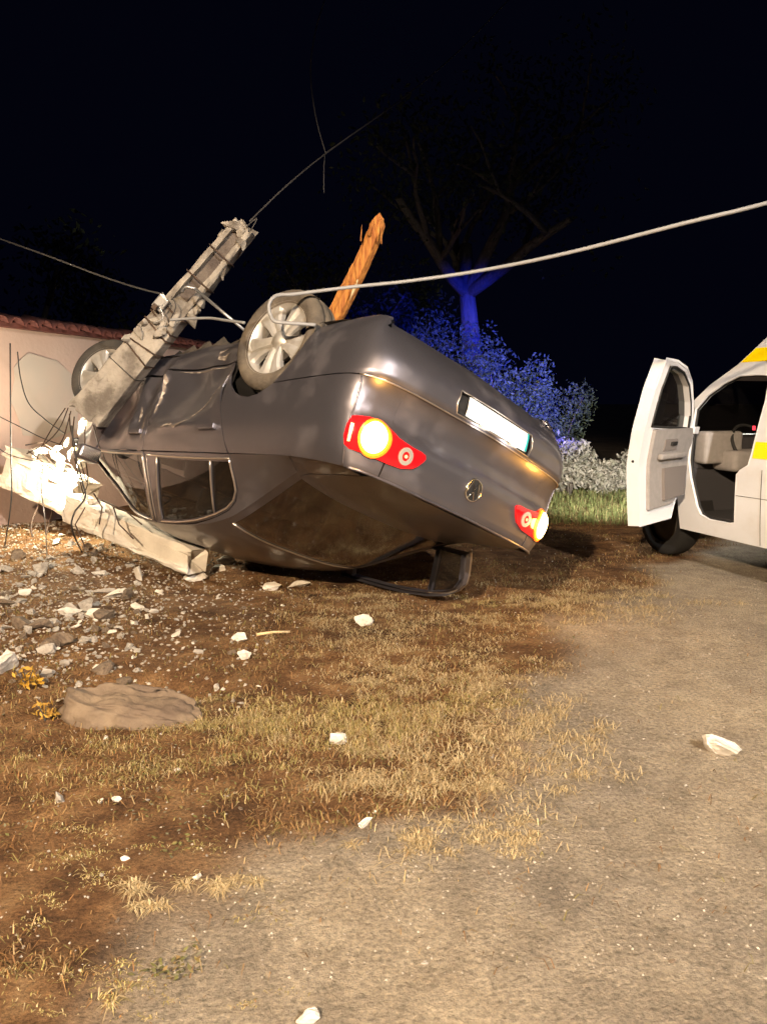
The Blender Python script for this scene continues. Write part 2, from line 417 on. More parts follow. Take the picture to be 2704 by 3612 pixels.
# ------------------------------------------------------------------ the ground
ROADB = sorted([(gp(a, b).y, gp(a, b).x) for a, b in [(480,3612),(620,3300),(900,2980),(1330,2860),(1800,2560),(1900,2330),(2200,2080),(2420,1960),(2600,1890)]])
def road_edge(y): return interp(ROADB, y)
def sstep(a, b, x):
    t = max(0., min(1., (x-a)/(b-a))); return t*t*(3-2*t)
def gravel_mask(x, y):
    n = noise.noise((x*1.3, y*1.3, 3.1))*.45+noise.noise((x*4, y*4, 7.7))*.16
    return sstep(-.22, .22, x-road_edge(y)+n)
def gh(x, y):
    z = .022*noise.noise((x*.7, y*.7, .5))+.010*noise.noise((x*2.6, y*2.6, 1.5))
    r = 1-gravel_mask(x, y)
    if abs(x) < 8 and 0 < y < 14: z += r*.014*noise.noise((x*9, y*9, 2.2))
    def hump(cx, cy, rx, ry, a):
        q = ((x-cx)/rx)**2+((y-cy)/ry)**2
        return a*(1-q)**2 if q < 1 else 0
    z += hump(-1.0, 6.75, 1.2, .9, .05)+hump(-3.3, 7.9, 1.8, 1.4, .16)+hump(-2.9, 6.6, 1.4, 1.2, .05)+hump(gp(560,2425).x, gp(560,2425).y, .55, .26, -.11)  # last term is a dip shaped to darken behind the boulder like its shadow
    return z
def axis(lo, hi, a, b, d, g=1.22):
    out = []; x = a
    while x <= b: out.append(x); x += d
    s = d; x = b
    while x < hi: s *= g; x += s; out.append(x)
    s = d; x = a
    while x > lo: s *= g; x -= s; out.insert(0, x)
    return out
GX, GY = axis(-150, 150, -4.2, 4.6, .05), axis(-60, 300, 1.3, 9.0, .05)
V = [(x, y, gh(x, y)) for y in GY for x in GX]; nx = len(GX)
F = [(j*nx+i, j*nx+i+1, (j+1)*nx+i+1, (j+1)*nx+i) for j in range(len(GY)-1) for i in range(nx-1)]
def ground_mat():
    m = bpy.data.materials.new('ground_soil'); m.use_nodes = True; M['ground_soil'] = m; nt = m.node_tree; L = nt.links.new
    b = nt.nodes['Principled BSDF']; b.inputs['Roughness'].default_value = .95; b.inputs['Specular IOR Level'].default_value = .15
    tc = nt.nodes.new('ShaderNodeTexCoord')
    def nz(s, d=8, r=.6):
        n = nt.nodes.new('ShaderNodeTexNoise'); n.inputs['Scale'].default_value = s; n.inputs['Detail'].default_value = d; n.inputs['Roughness'].default_value = r; L(tc.outputs['Object'], n.inputs['Vector']); return n.outputs['Fac']
    def ramp(f, stops):
        r = nt.nodes.new('ShaderNodeValToRGB'); e = r.color_ramp.elements
        while len(e) < len(stops): e.new(.5)
        for q, (p, c) in zip(e, stops): q.position = p; q.color = (*c, 1)
        L(f, r.inputs['Fac']); return r.outputs['Color']
    def mix(f, a, c, t='MIX'):
        x = nt.nodes.new('ShaderNodeMix'); x.data_type = 'RGBA'; x.blend_type = t
        if isinstance(f, float): x.inputs['Factor'].default_value = f
        else: L(f, x.inputs['Factor'])
        L(a, x.inputs['A']); L(c, x.inputs['B']); return x.outputs['Result']
    soil = ramp(nz(5), [(.30,(.065,.034,.017)),(.48,(.150,.080,.037)),(.62,(.235,.138,.066)),(.8,(.31,.21,.115))])
    grav = ramp(nz(7), [(.28,(.235,.198,.152)),(.5,(.31,.265,.205)),(.72,(.375,.325,.255))])
    fine = ramp(nz(70, 4, .7), [(.3,(.5,.5,.5)),(.5,(.96,.96,.96)),(.7,(1.38,1.34,1.27))])
    big = ramp(nz(.9, 3), [(.3,(.66,.66,.69)),(.7,(1.2,1.16,1.07))])
    a = nt.nodes.new('ShaderNodeAttribute'); a.attribute_name = 'zone'; sep = nt.nodes.new('ShaderNodeSeparateColor'); L(a.outputs['Color'], sep.inputs['Color'])
    c = mix(sep.outputs['Red'], soil, grav); c = mix(1., c, fine, 'MULTIPLY'); c = mix(1., c, big, 'MULTIPLY')
    L(c, b.inputs['Base Color'])
    bp = nt.nodes.new('ShaderNodeBump'); bp.inputs['Strength'].default_value = .9; bp.inputs['Distance'].default_value = .03
    L(nz(38, 9, .75), bp.inputs['Height']); L(bp.outputs['Normal'], b.inputs['Normal'])
ground_mat()
ground = mesh_obj('ground', V, F, 'ground_soil', smooth=True)
zc = ground.data.color_attributes.new('zone', 'FLOAT_COLOR', 'POINT')
zc.data.foreach_set('color', [k for v in V for k in (gravel_mask(v[0], v[1]), 0, 0, 1)])
tag(ground, 'dry brown soil and grey gravel ground around the overturned car', 'ground', kind='structure')

# ------------------------------------------------------------------ pink wall with clay tile coping
WP0, WD = Vector((-4.22, 8.3, 0)), Vector((.30, .954, 0)).normalized()
WN = Vector((WD.y, -WD.x, 0))                      # towards the yard in front
wall = empty('plastered_wall', WP0)
tag(wall, 'pink plastered boundary wall topped by dark red clay tiles behind the crash', 'wall')
def wl(s, t, z): return WD*s+WN*t+Vector((0,0,z))
WL, WH = 4.8, 2.18
V, F = [], []; ns, nz_ = 60, 22
for i in range(ns+1):
    for k in range(nz_+1):
        s, z = -2.5+(WL+2.5)*i/ns, -.15+(WH+.15)*k/nz_
        V.append(wl(s, .012*noise.noise((s*1.5, z*1.5, 5)), z))
for i in range(ns):
    for k in range(nz_): F.append((i*(nz_+1)+k, (i+1)*(nz_+1)+k, (i+1)*(nz_+1)+k+1, i*(nz_+1)+k+1))
b0 = len(V); V += [wl(-2.5, -.28, -.15), wl(WL, -.28, -.15), wl(WL, -.28, WH), wl(-2.5, -.28, WH)]
e0, e1 = nz_, ns*(nz_+1)+nz_
F += [(b0, b0+1, b0+2, b0+3), (ns*(nz_+1), e1, b0+2, b0+1), (0, b0, b0+3, e0), (e0, b0+3, b0+2, e1)]
mesh_obj('plaster_face', V, F, 'pink_plaster', wall, smooth=False)
patch_poly = [(.62,1.02),(1.0,.95),(1.5,1.05),(1.62,1.4),(1.5,1.72),(1.22,1.86),(.8,1.9),(.55,1.75),(.48,1.4)]  # outline of the light patch painted on the wall
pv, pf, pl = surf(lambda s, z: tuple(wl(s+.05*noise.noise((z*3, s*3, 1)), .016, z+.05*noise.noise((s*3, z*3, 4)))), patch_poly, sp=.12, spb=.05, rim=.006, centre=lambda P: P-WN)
tag(skin('light_patch', [(pv, pf, pl)], 'plaster_light', wall), 'greyish patch of light painted on the pink plaster')
box('coping_board', (0,0,0), (1,1,1), 'clay_tile', wall, bev=0, tf=lambda c: wl(-2.5+(WL+2.5)*c.x, -.34+.46*c.y, WH-.002+.05*c.z))
def tile_mesh():
    V, F = [], []; n = 9
    for k in range(n):
        a = math.pi*k/(n-1)
        for (t, r, dz) in ((.20,.098,-.035),(-.08,.085,.05)):
            for q in (r, r-.014): V.append(Vector((q*math.cos(a), t, dz+q*math.sin(a)*.82)))
    for k in range(n-1):
        a, b = k*4, k*4+4
        F += [(a, b, b+2, a+2), (a+1, a+3, b+3, b+1), (a, a+1, b+1, b), (a+2, b+2, b+3, a+3)]
    me = bpy.data.meshes.new('roof_tile'); me.from_pydata([tuple(v) for v in V], [], F); me.materials.append(M['clay_tile'])
    me.polygons.foreach_set('use_smooth', [True]*len(me.polygons)); me.update(); return me
tme = tile_mesh(); rz = math.atan2(WD.y, WD.x)
for i in range(44):
    s = -2.4+i*.218
    if s > WL: break
    t = bpy.data.objects.new('roof_tile', tme); col.objects.link(t); t.parent = wall
    t.location = wl(s, .01, WH+.055+random.uniform(-.012,.012)); t.rotation_euler = (random.uniform(-.04,.04), random.uniform(-.04,.04), rz+math.pi+random.uniform(-.05,.05))

# ------------------------------------------------------------------ leaves, trees and shrubs
def leaf_cloud(rnd, centres, count, size, hues):
    V, F, C = [], [], []
    for _ in range(count):
        c, r = rnd.choice(centres)
        d = Vector((rnd.gauss(0,1), rnd.gauss(0,1), rnd.gauss(0,1))).normalized()*(rnd.random()**.45)
        p = Vector(c)+Vector((d.x*r[0], d.y*r[1], d.z*r[2]))
        n = Vector((rnd.gauss(0,1), rnd.gauss(0,1), rnd.gauss(0,.8)+.35)).normalized(); a = n.orthogonal().normalized()
        a = Matrix.Rotation(rnd.uniform(0,6.28), 3, n) @ a; b = n.cross(a); s = size*rnd.uniform(.6,1.35)
        i = len(V)
        V += [p-a*s, p+b*s*.42-a*s*.1, p+a*s+n*s*.18, p-b*s*.42-a*s*.1]; F.append((i, i+1, i+2, i+3))
        h = rnd.choice(hues); k = rnd.uniform(.75,1.25); C += [(h[0]*k, h[1]*k, h[2]*k, 1)]*4
    return V, F, C
def tinted(name, V, F, C, m, parent=None):
    o = mesh_obj(name, V, F, m, parent)
    a = o.data.color_attributes.new('tint', 'FLOAT_COLOR', 'POINT'); a.data.foreach_set('color', [k for c in C for k in c]); return o
def limb(rnd, p, d, l, r, depth, out, tips, low=.45):
    P = [Vector(p)]; q = Vector(p); d = Vector(d).normalized(); n = 5
    for i in range(n):
        w_ = .04 if depth == 0 else .13; d = (d+Vector((rnd.gauss(0,w_), rnd.gauss(0,w_), rnd.gauss(0,.07)))).normalized(); q = q+d*(l/n); P.append(q.copy())
    out.append(tube_geo(P, lambda t: r*(1-.55*t), 7 if depth < 2 else 5)); tips.append((P[-1], l))
    if depth >= 3: return
    for k in range(rnd.choice((2,3)) if depth else 4):
        f = rnd.uniform(low if depth == 0 else .45,1.0); s = P[min(n, int(f*n))]
        dd = (d+Vector((rnd.gauss(0,.75), rnd.gauss(0,.75), rnd.uniform(-.1,.6)))).normalized()
        limb(rnd, s, dd, l*rnd.uniform(.5,.75), r*.5, depth+1, out, tips)
def tree(name, loc, seed, h, r, label, hues, leaves, lsize, low=.45, lean=(0,0,1), spread=.55, zmin=0.):
    rnd = random.Random(seed); t = empty(name, loc); out, tips = [], []
    limb(rnd, (0,0,-.15), lean, h, r, 0, out, tips, low)
    v, f = join(*out); mesh_obj('trunk', v, f, 'bark', t, smooth=True)
    cs = [(p, (l*spread+.2, l*spread+.2, l*spread*.8+.2)) for p, l in tips if p.z-l*spread*.8 > zmin]
    v, f, c = leaf_cloud(rnd, cs, leaves, lsize, hues); tinted('crown', v, f, c, 'leaf', t)
    return tag(t, label, 'tree')
def shrub(name, loc, seed, rx, ry, h, label, hues, leaves, lsize, group=None):
    rnd = random.Random(seed); t = empty(name, loc); out = []; cs = []
    for k in range(9):
        a = rnd.uniform(0,6.28); q = rnd.uniform(.1,.8); tip = Vector((rx*q*math.cos(a), ry*q*math.sin(a), h*rnd.uniform(.45,.95)))
        out.append(tube_geo(spline([(0,0,-.1), tip*.5+Vector((0,0,h*.1)), tip], 4), lambda t: .018*(1-.6*t), 5))
        cs.append((tip*.92, (rx*.42, ry*.42, h*.26))); cs.append((tip*.55, (rx*.4, ry*.4, h*.28)))
    v, f = join(*out); mesh_obj('stem', v, f, 'bark', t, smooth=True)
    v, f, c = leaf_cloud(rnd, cs, leaves, lsize, hues); c_ = tinted('crown', v, f, c, 'leaf', t)
    return tag(t, label, 'shrub', group)
G1 = [(.06,.085,.04),(.08,.10,.05),(.05,.07,.035)]
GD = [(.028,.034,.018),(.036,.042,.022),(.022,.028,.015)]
G2 = [(.30,.29,.24),(.36,.34,.29),(.22,.22,.17)]  # hedge hues with the headlights' whiteness put into the leaf colour
tb = gp(1700, 1690); tree_y = 14.5
tx = at(1690, 1120, tree_y).x
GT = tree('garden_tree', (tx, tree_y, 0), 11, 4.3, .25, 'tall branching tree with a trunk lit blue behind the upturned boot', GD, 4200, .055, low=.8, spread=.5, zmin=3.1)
tree('dark_tree', (at(1330, 1000, 17).x, 17, 0), 23, 3.0, .16, 'dim leafy tree in darkness beyond the snapped timber', GD, 3500, .06)
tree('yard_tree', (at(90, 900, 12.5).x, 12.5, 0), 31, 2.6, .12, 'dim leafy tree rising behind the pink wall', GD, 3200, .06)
shrub('blue_shrub', (at(1640, 1400, 13).x, 13, 0), 3, 1.0, .8, 2.55, 'tall dense shrub glowing blue below the blue lit trunk', G1, 9500, .034)
shrub('blue_shrub', (at(1790, 1450, 12.6).x, 12.6, 0), 4, .75, .7, 2.05, 'rounded shrub glowing blue beside the pale hedge', G1, 8000, .034)
shrub('blue_shrub', (at(1960, 1450, 13.2).x, 13.2, 0), 5, .7, .7, 1.6, 'faint blue shrub standing behind the pale hedge', G1, 5500, .034)
shrub('blue_shrub', (at(1500, 1350, 14).x, 14, 0), 6, .9, .7, 2.9, 'shadowy blue shrub half hidden by the rear bumper', G1, 6000, .034)
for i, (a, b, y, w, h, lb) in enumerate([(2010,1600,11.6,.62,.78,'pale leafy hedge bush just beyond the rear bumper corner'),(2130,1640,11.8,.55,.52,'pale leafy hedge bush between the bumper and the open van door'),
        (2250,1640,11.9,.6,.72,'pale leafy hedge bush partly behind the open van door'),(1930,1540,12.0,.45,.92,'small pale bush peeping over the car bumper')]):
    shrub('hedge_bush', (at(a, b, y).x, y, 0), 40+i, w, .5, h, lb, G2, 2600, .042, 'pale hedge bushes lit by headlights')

# ------------------------------------------------------------------ grass, pebbles, weeds (uncountable)
def blades(rnd, spots, hues, lean=.5):
    V, F, C = [], [], []
    for x, y, l, w in spots:
        z = gh(x, y)-.004; a = rnd.uniform(0, 6.28); d = Vector((math.cos(a), math.sin(a), 0)); s = Vector((-d.y, d.x, 0))*w
        b = abs(rnd.gauss(lean, .4))
        p0 = Vector((x, y, z)); p1 = p0+d*(l*.35*b)+Vector((0,0,l*.5)); p2 = p0+d*(l*b)+Vector((0,0,l*max(.10, .8-.48*b)))
        i = len(V); V += [p0-s, p0+s, p1+s*.75, p1-s*.75, p2]; F += [(i, i+1, i+2, i+3), (i+3, i+2, i+4)]
        h = rnd.choice(hues); k = rnd.uniform(.7,1.25); C += [(h[0]*k, h[1]*k, h[2]*k, 1)]*5
    return V, F, C
rnd = random.Random(5)
STRAW = [(.38,.29,.155),(.44,.35,.20),(.31,.22,.11),(.40,.32,.19)]
OLIVE = [(.29,.235,.085),(.23,.195,.07),(.34,.27,.11),(.38,.30,.135)]
RUST = [(.22,.115,.045),(.16,.085,.035),(.27,.16,.065),(.12,.07,.03)]
def patch_spots(lst):
    out = []
    for a, b, rx, ry, n, l in lst:
        c = gp(a, b); rr = []
        k = [(rnd.gauss(0,.55), rnd.gauss(0,.55)) for _ in range(max(5, n//38))]
        for _ in range(int(n*1.25)):
            q = rnd.choice(k); sg_ = .06+.10*abs(q[1]); x = c.x+rx*(q[0]*1.15+rnd.gauss(0,sg_)); y = c.y+ry*(q[1]*1.15+rnd.gauss(0,sg_))
            out.append((x, y, l*rnd.uniform(.28,.78), rnd.uniform(.0011,.0022)))
    return out
straw = patch_spots([(1650,2620,.40,.42,1900,.075),(1900,2590,.24,.34,900,.07),(1580,2760,.34,.14,1300,.065),(1380,2680,.25,.25,800,.08),(2130,2110,.55,.42,2200,.08),(1960,2140,.35,.3,900,.08),
    (1330,2200,.55,.5,2600,.06),(1500,2330,.55,.35,1500,.055),(1760,2400,.30,.2,700,.05),(1480,2990,.16,.06,420,.045),(1790,2930,.18,.09,520,.045),(1640,2420,.25,.2,600,.07),(1330,2420,.3,.2,600,.055),(790,3130,.10,.05,260,.05),(560,3170,.14,.05,300,.05),(1250,2100,.4,.2,700,.06),(1780,2200,.4,.25,700,.05)])
tinted('dry_straw', *blades(rnd, straw, STRAW, 1.6), 'grass')
olive = patch_spots([(760,2540,.34,.22,900,.075),(1000,2540,.40,.2,1000,.075),(1280,2520,.34,.2,1000,.085),(1120,2600,.4,.22,700,.07),(1560,2500,.26,.14,700,.06),(1700,2460,.2,.1,400,.06),(640,2680,.5,.25,1400,.05),(1320,2580,.16,.16,500,.1),
    (200,2950,.35,.15,260,.03),(350,3050,.35,.2,300,.03),(120,3200,.3,.15,220,.025),(420,3400,.3,.12,200,.025),(380,3560,.06,.03,60,.05),(150,3450,.3,.12,200,.022),(1680,2120,.2,.16,350,.07),(900,3560,.3,.06,160,.02)])
tinted('green_grass', *blades(rnd, olive, OLIVE+STRAW[:2]+RUST[:1], 1.35), 'grass')
rust = []
while len(rust) < 26000:
    y = 1.75+7.2*rnd.random()**1.25; x = rnd.uniform(-.52*y-.3, .52*y+.3)
    g = gravel_mask(x, y)
    if rnd.random() < g*.97: continue
    if noise.noise((x*2.1, y*2.1, 9.3))+rnd.gauss(0,.25) < -.05: continue
    rust.append((x, y, rnd.uniform(.018,.055), rnd.uniform(.0010,.0019)*(1+.10*y)))
tinted('withered_grass', *blades(rnd, rust, RUST+STRAW[2:3]+OLIVE[1:2], 1.1), 'grass')
far = []
for _ in range(9000):
    y = rnd.uniform(8.9, 12.6); x = rnd.uniform(1.4, 5.2)*y/11
    far.append((x, y, rnd.uniform(.08,.22), rnd.uniform(.003,.006)))
tinted('verge_grass', *blades(rnd, far, [(.11,.135,.045),(.15,.165,.06),(.085,.105,.035),(.20,.18,.08)], .45), 'grass')
for n, lb in (('dry_straw','tufts of pale dry straw grass on the bare ground'),('green_grass','low olive green grass tufts near the big flat stone'),('withered_grass','short withered brown grass over the soil'),('verge_grass','longer green verge grass in front of the hedge')):
    tag(bpy.data.objects[n], lb, 'grass', kind='stuff')
def pebbles(rnd, spots):
    V, F = [], []
    for x, y, s in spots:
        z = gh(x, y); i = len(V); q = [Vector((1,0,0)),Vector((0,1,0)),Vector((-1,0,0)),Vector((0,-1,0)),Vector((0,0,1)),Vector((0,0,-1))]
        m = Matrix.Rotation(rnd.uniform(0,6.28), 3, 'Z') @ Matrix.Rotation(rnd.uniform(-.6,.6), 3, 'X')
        for v in q: V.append(Vector((x, y, z+s*.25))+m @ (v*s*rnd.uniform(.55,1.2)*(.7 if v.z else 1)))
        for a in range(4): F += [(i+a, i+(a+1) % 4, i+4), (i+(a+1) % 4, i+a, i+5)]
    return V, F
sp_ = []
while len(sp_) < 3800:
    y = 1.75+6.5*rnd.random()**1.3; x = rnd.uniform(-.5*y-.2, .5*y+.2)
    left = sstep(.2, -1.2, x)*sstep(4.2, 6.0, y)
    if rnd.random() > .35+.65*left+.15*gravel_mask(x, y): continue
    sp_.append((x, y, rnd.uniform(.0025,.0075)*(1+.9*left)*(.6+.1*y)))
while len(sp_) < 5800:                      # grit and chips of the rubble spread
    px, py = rnd.uniform(-30, 950), 1880+rnd.random()**1.15*640
    if rnd.random() > sstep(950, 100, px)*sstep(2520, 2100, py)+.06: continue
    c = gp(px, py); sp_.append((c.x, c.y, rnd.uniform(.007,.017)))
tag(mesh_obj('gravel', *pebbles(rnd, sp_), 'gravel_bits'), 'small loose gravel and grit scattered over the soil', 'gravel', kind='stuff')
wv, wf, wc = [], [], []
for _ in range(5200):
    y = 1.75+5.2*rnd.random()**1.5; x = rnd.uniform(-.5*y-.2, road_edge(y)+.1)
    if noise.noise((x*1.7, y*1.7, 20.)) < -.02: continue
    p = Vector((x, y, gh(x, y)+rnd.uniform(.004,.016))); a = rnd.uniform(0,6.28); d = Vector((math.cos(a), math.sin(a), rnd.uniform(-.1,.5))); b = Vector((-d.y, d.x, rnd.uniform(-.3,.3))); s = rnd.uniform(.005,.011)
    i = len(wv); wv += [p, p+d*s+b*s*.5, p+d*s*2, p+d*s-b*s*.5]; wf.append((i, i+1, i+2, i+3)); h = rnd.choice([(.15,.145,.05),(.20,.16,.06),(.11,.10,.04),(.22,.15,.06),(.17,.16,.10)]); wc += [(*h, 1)]*4
tag(tinted('ground_weeds', wv, wf, wc, 'leaf'), 'tiny low weeds and dead leaves spread over the near soil', 'weeds', kind='stuff')

# ------------------------------------------------------------------ the overturned saloon car
CAR_M = Matrix(((-0.65137,0.70873,-0.27096,-0.826),(0.75651,0.57909,-0.3039,6.4804),(-0.05847,-0.40294,-0.91336,1.5799),(0,0,0,1)))
car = empty('overturned_car'); car.matrix_world = CAR_M
tag(car, 'dark grey saloon car lying on its roof with tail lights glowing', 'car')
car_pt = lambda p: CAR_M @ Vector(p)
RAX, FAX = -1.30, 1.354
uR = lambda x: u_of_x(x)
def arch(cx, cz, r, z0, n=14):     # points (x, z) over a wheel arch from its rear foot to its front foot
    a0 = math.asin(max(-1, (z0-cz)/r)); return [(cx-r*math.cos(a0+(math.pi-2*a0)*i/n), cz+r*math.sin(a0+(math.pi-2*a0)*i/n)) for i in range(n+1)]
AR, AF = (-1.27,.25,.40), (1.354,.27,.37)
XB = Table([(.13,.25),(.20,.22),(.33,.11),(.46,.04),(.60,.0),(.68,.0),(.76,.035),(.80,.055),(.92,.057),(.97,.05)])
XC = Table([(.55,-.90),(.62,-.93),(.70,-.975),(.825,-1.045),(.934,-1.105),(.99,-1.145)])
SEAM = .572
GAP = .004
def side(pts, sg): return [(sg*uR(x), z) for x, z in pts]
def ztop_x(x): return ZTOP(x)-.002
def top_run(x0, x1, n=12): return [(x0+(x1-x0)*i/n, ztop_x(x0+(x1-x0)*i/n)) for i in range(n+1)]
rear_arch = arch(*AR, .17)
rear_part = [p for p in rear_arch if p[0] < AR[0] and p[1] <= SEAM-.004]        # foot .. seam, behind the wheel
over_part = [p for p in rear_arch if p[1] > SEAM+.004 or (p[0] > AR[0] and p[1] > .37)]
# rear bumper: one skin round both corners
bump_r = [(uR(x), z) for x, z in rear_part]
xs_seam = AR[0]-math.sqrt(AR[2]**2-(SEAM-AR[1])**2)
poly = [(-u, z) for u, z in bump_r]+[(-uR(xs_seam), SEAM)]+[(uR(xs_seam), SEAM)]+bump_r[::-1]+[(uR(-1.75),.17)]
poly = [(-u, z) for u, z in bump_r]+[(-uR(xs_seam), SEAM), (uR(xs_seam), SEAM)]+bump_r[::-1]
rec = [(-.345,.425),(.30,.425),(.315,.50),(.30,.560),(-.345,.560),(-.36,.50)]
skin('rear_bumper', [surf(S_low, poly, [rec], sp=.055, off=0)], 'paint', car)
rs = skin('plate_recess', [surf(S_low, [(-.355,.418),(.31,.418),(.31,.566),(-.355,.566)], sp=.06, off=-.022, rim=0)], 'black_plastic', car)
plate = skin('number_plate', [surf(lambda u, z: (S_low(u*.0, z)[0]+.004, S_low(u, z)[1], z), [(-.30,.437),(.235,.437),(.235,.548),(-.30,.548)], sp=.06, off=.0, rim=.008)], 'plate_white', car)
tag(plate, 'white number plate shining under the plate lamps')
skin('country_band', [surf(lambda u, z: (S_low(u*.0, z)[0]+.002, S_low(u, z)[1], z), [(-.299,.438),(-.285,.438),(-.285,.547),(-.299,.547)], sp=.03, off=.001, rim=.004)], 'eu_blue', plate)
for uu in (-.16, .10):          # two number-plate lamps in the recess's upper lip
    lp = box('plate_lamp', (-2.475,-uu-.03,.556), (-2.44,-uu+.03,.566), 'lens_silver', car, bev=.002)
    ld = bpy.data.lights.new('plate_lamp_light', 'SPOT'); ld.energy = 1.7; ld.spot_size = R_(150); ld.spot_blend = .6; ld.shadow_soft_size = .02; ld.color = (1,.97,.93)
    lo = bpy.data.objects.new('plate_lamp_light', ld); col.objects.link(lo); lo.parent = car; lo.location = (-2.50, -uu, .585)
    lo.rotation_euler = (Vector((-2.445,-uu,.48))-Vector((-2.50,-uu,.585))).to_track_quat('-Z','Y').to_euler()
tube('recess_trim', [Vector(S_low(u, z))+Vector((-.004,0,0)) for u, z in densify(rec, .05)], .004, 'trim_satin', car, 5, True)
tube('bumper_strip', [Vector(S_low(-.92+1.84*i/60, SEAM+.003))+Vector((-.003,0,0)) for i in range(61) if abs(-.92+1.84*i/60) > .33 or True], .0045, 'trim_satin', car, 5)
# boot lid: rear face and deck
lid_h = 1.046
lid = [(-.629,SEAM+.006),(.629,SEAM+.006),(.629,.86),(.622,.90),(.62,lid_h),(-.62,lid_h),(-.622,.90),(-.629,.86)]
XG = -1.69
def deck_edge(s): return [(x, s*min(.645, y_rail(x)-.002)) for x in [XG+.012+(XMIN+.035-XG-.012)*i/14 for i in range(15)]]
dk = deck_edge(-1)+deck_edge(1)[::-1]
skin('boot_lid', [surf(S_low, lid, sp=.05), surf(S_top, dk, sp=.06, rim=.008)], 'paint', car)
lip = [Vector(S_low(u, lid_h+.002))+Vector((-.004,0,.0)) for u in [-.86+1.72*i/50 for i in range(51)]]
for sg in (1, -1): tube('body_crease', [Vector(S_low(sg*.905, SEAM+.01+(lid_h-SEAM-.01)*i/24))+Vector((-.002,-sg*.002,0)) for i in range(25)], .005, 'paint', car, 6)
tube('boot_lip', lip, .008, 'paint', car, 6)
# quarter panels, doors, wings, sills on both flanks
def flank(sg):
    tail = [(.63, SEAM+.006)]+[(uR(xs_seam), SEAM+.006)]
    q = [(u, z) for u, z in tail]+[(uR(x), z) for x, z in over_part if x < XC(z)-GAP]
    q += [(uR(XC(z)-GAP), z) for z in (.68,.74,.80,.86,.92,.97)]+[(uR(x), z) for x, z in top_run(-1.15, -2.2, 14)]+[(.86, lid_h),(.63, lid_h)]
    q = [(sg*u, z) for u, z in q]
    sd = -sg
    cp = [(-1.80,.02)]+[(x, .01) for x in (-1.6,-1.4,-1.25)]+[(-1.150,.01),(-1.152,.18),(-1.143,.50),(-1.125,.68),(-1.07,.83),(-.97,.905),(-.80,.945),(-.53,.985),(-.53,1.0)]+[(-.7-.1*i, 1.) for i in range(11)]
    strip = [(x, y_rail(x)-.055) for x in [XG-.0+(.78)*i/10 for i in range(11)]]+[(x, y_rail(x)) for x in [XG+.78-.78*i/10 for i in range(11)]]
    strip = [(x, sd*y) for x, y in strip]
    dks = [(x, min(.652, y_rail(x)-.001)) for x in [XG+.004-.042*i for i in range(14)]]+[(x, y_rail(x)) for x in [XG+.004-.042*i for i in range(14)]][::-1]
    skin('quarter_panel', [surf(S_low, q, sp=.055), surf(lambda x, v: S_side(x, v, sd), cp, sp=.06, rim=.006), surf(S_top, strip, sp=.05, rim=.004), surf(lambda x, v: S_side(x, v, sd), [(-1.799,0),(-1.55,0),(-1.55,1),(-1.799,1)], sp=.06, off=-.004, rim=0), surf(S_top, [(-1.84,sd*.56),(-1.6,sd*.56),(-1.6,sd*y_rail(-1.6)),(-1.7,sd*y_rail(-1.7)),(-1.76,sd*y_rail(-1.76)),(-1.84,sd*y_rail(-1.84))], sp=.05, off=-.004, rim=0), surf(S_top, [(x, sd*y) for x, y in dks], sp=.05, rim=.004)], 'paint', car)
    # sill
    s = [(AR[0]+math.sqrt(AR[2]**2-(.15-AR[1])**2)+.01,.15),(.86,.13),(.90,.33),(.2,.345),(-.6,.352),(AR[0]+math.sqrt(AR[2]**2-(.355-AR[1])**2)+.01,.355)]
    skin('sill', [surf(S_low, side(s, sg), sp=.06)], 'paint', car)
    # front wing and bumper corner
    fa = arch(*AF, .17)
    w = [(.93,.36),(.985,.44)]+[p for p in fa if p[1] > .40]+[(1.75,.50),(1.98,.52),(2.05,.60),(1.96,.755)]+top_run(1.93,.99,10)+[(.95,.8),(.94,.5)]
    skin('front_wing', [surf(S_low, side(w, sg), sp=.07)], 'paint', car)
    return q
flank(1); flank(-1)
def door_low(xa, xb, zb=.362, lowcut=True):
    # polygon in (x, z) between the gap curves xa(z) (rear) and xb(z) (front)
    zz = [zb, .45, .55, .65, .75, .85, .94]
    rear = []
    for z in zz:
        x = xa(z)
        if z < AR[1]+AR[2] and x < -.5: x = max(x, AR[0]+math.sqrt(max(0, AR[2]**2-(z-AR[1])**2))+.014)
        rear.append((x, z))
    xr, xf = xa(.97), xb(.96)
    top = top_run(xr, xf, 10)
    front = [(xb(z), z) for z in zz[::-1]]
    return rear+top+front
rear_door_poly = door_low(lambda z: XC(z)+GAP, lambda z: XB(z)-GAP)
front_door_poly = door_low(lambda z: XB(z)+GAP, lambda z: .97-.03*sstep(.5,.9,z))
QG = [(-.918,.13),(-1.118,.155),(-1.105,.60),(-1.05,.775),(-.955,.84),(-.80,.875)]
RG = [(-.172,.09),(-.890,.128),(-.79,.878),(-.53,.917),(-.26,.945),(-.045,.948)]
FGL = [(.085,.07),(1.10,.09),(1.12,.55),(.95,.78),(.72,.88),(.45,.935),(.15,.958)]
RF_OUT = [(-1.142,.014),(-1.143,.18),(-1.132,.5),(-1.115,.68),(-1.06,.82),(-.965,.893),(-.80,.932),(-.53,.966),(-.2,.985),(.055,.988),(.02,.6),(.008,.2),(.04,.014)]
FF_OUT = [(.060,.014),(.03,.2),(.045,.6),(.085,.988),(.4,.975),(.72,.92),(.98,.84),(1.18,.70),(1.24,.4),(1.18,.014)]
def hinge_tf(th, hx, hy):
    c, s = math.cos(th), math.sin(th)
    def f(p):
        x, y = p[0]-hx, p[1]-hy
        return (x*c+y*s+hx, -x*s+y*c+hy, p[2]-.035*max(0,th)*0)
    return f
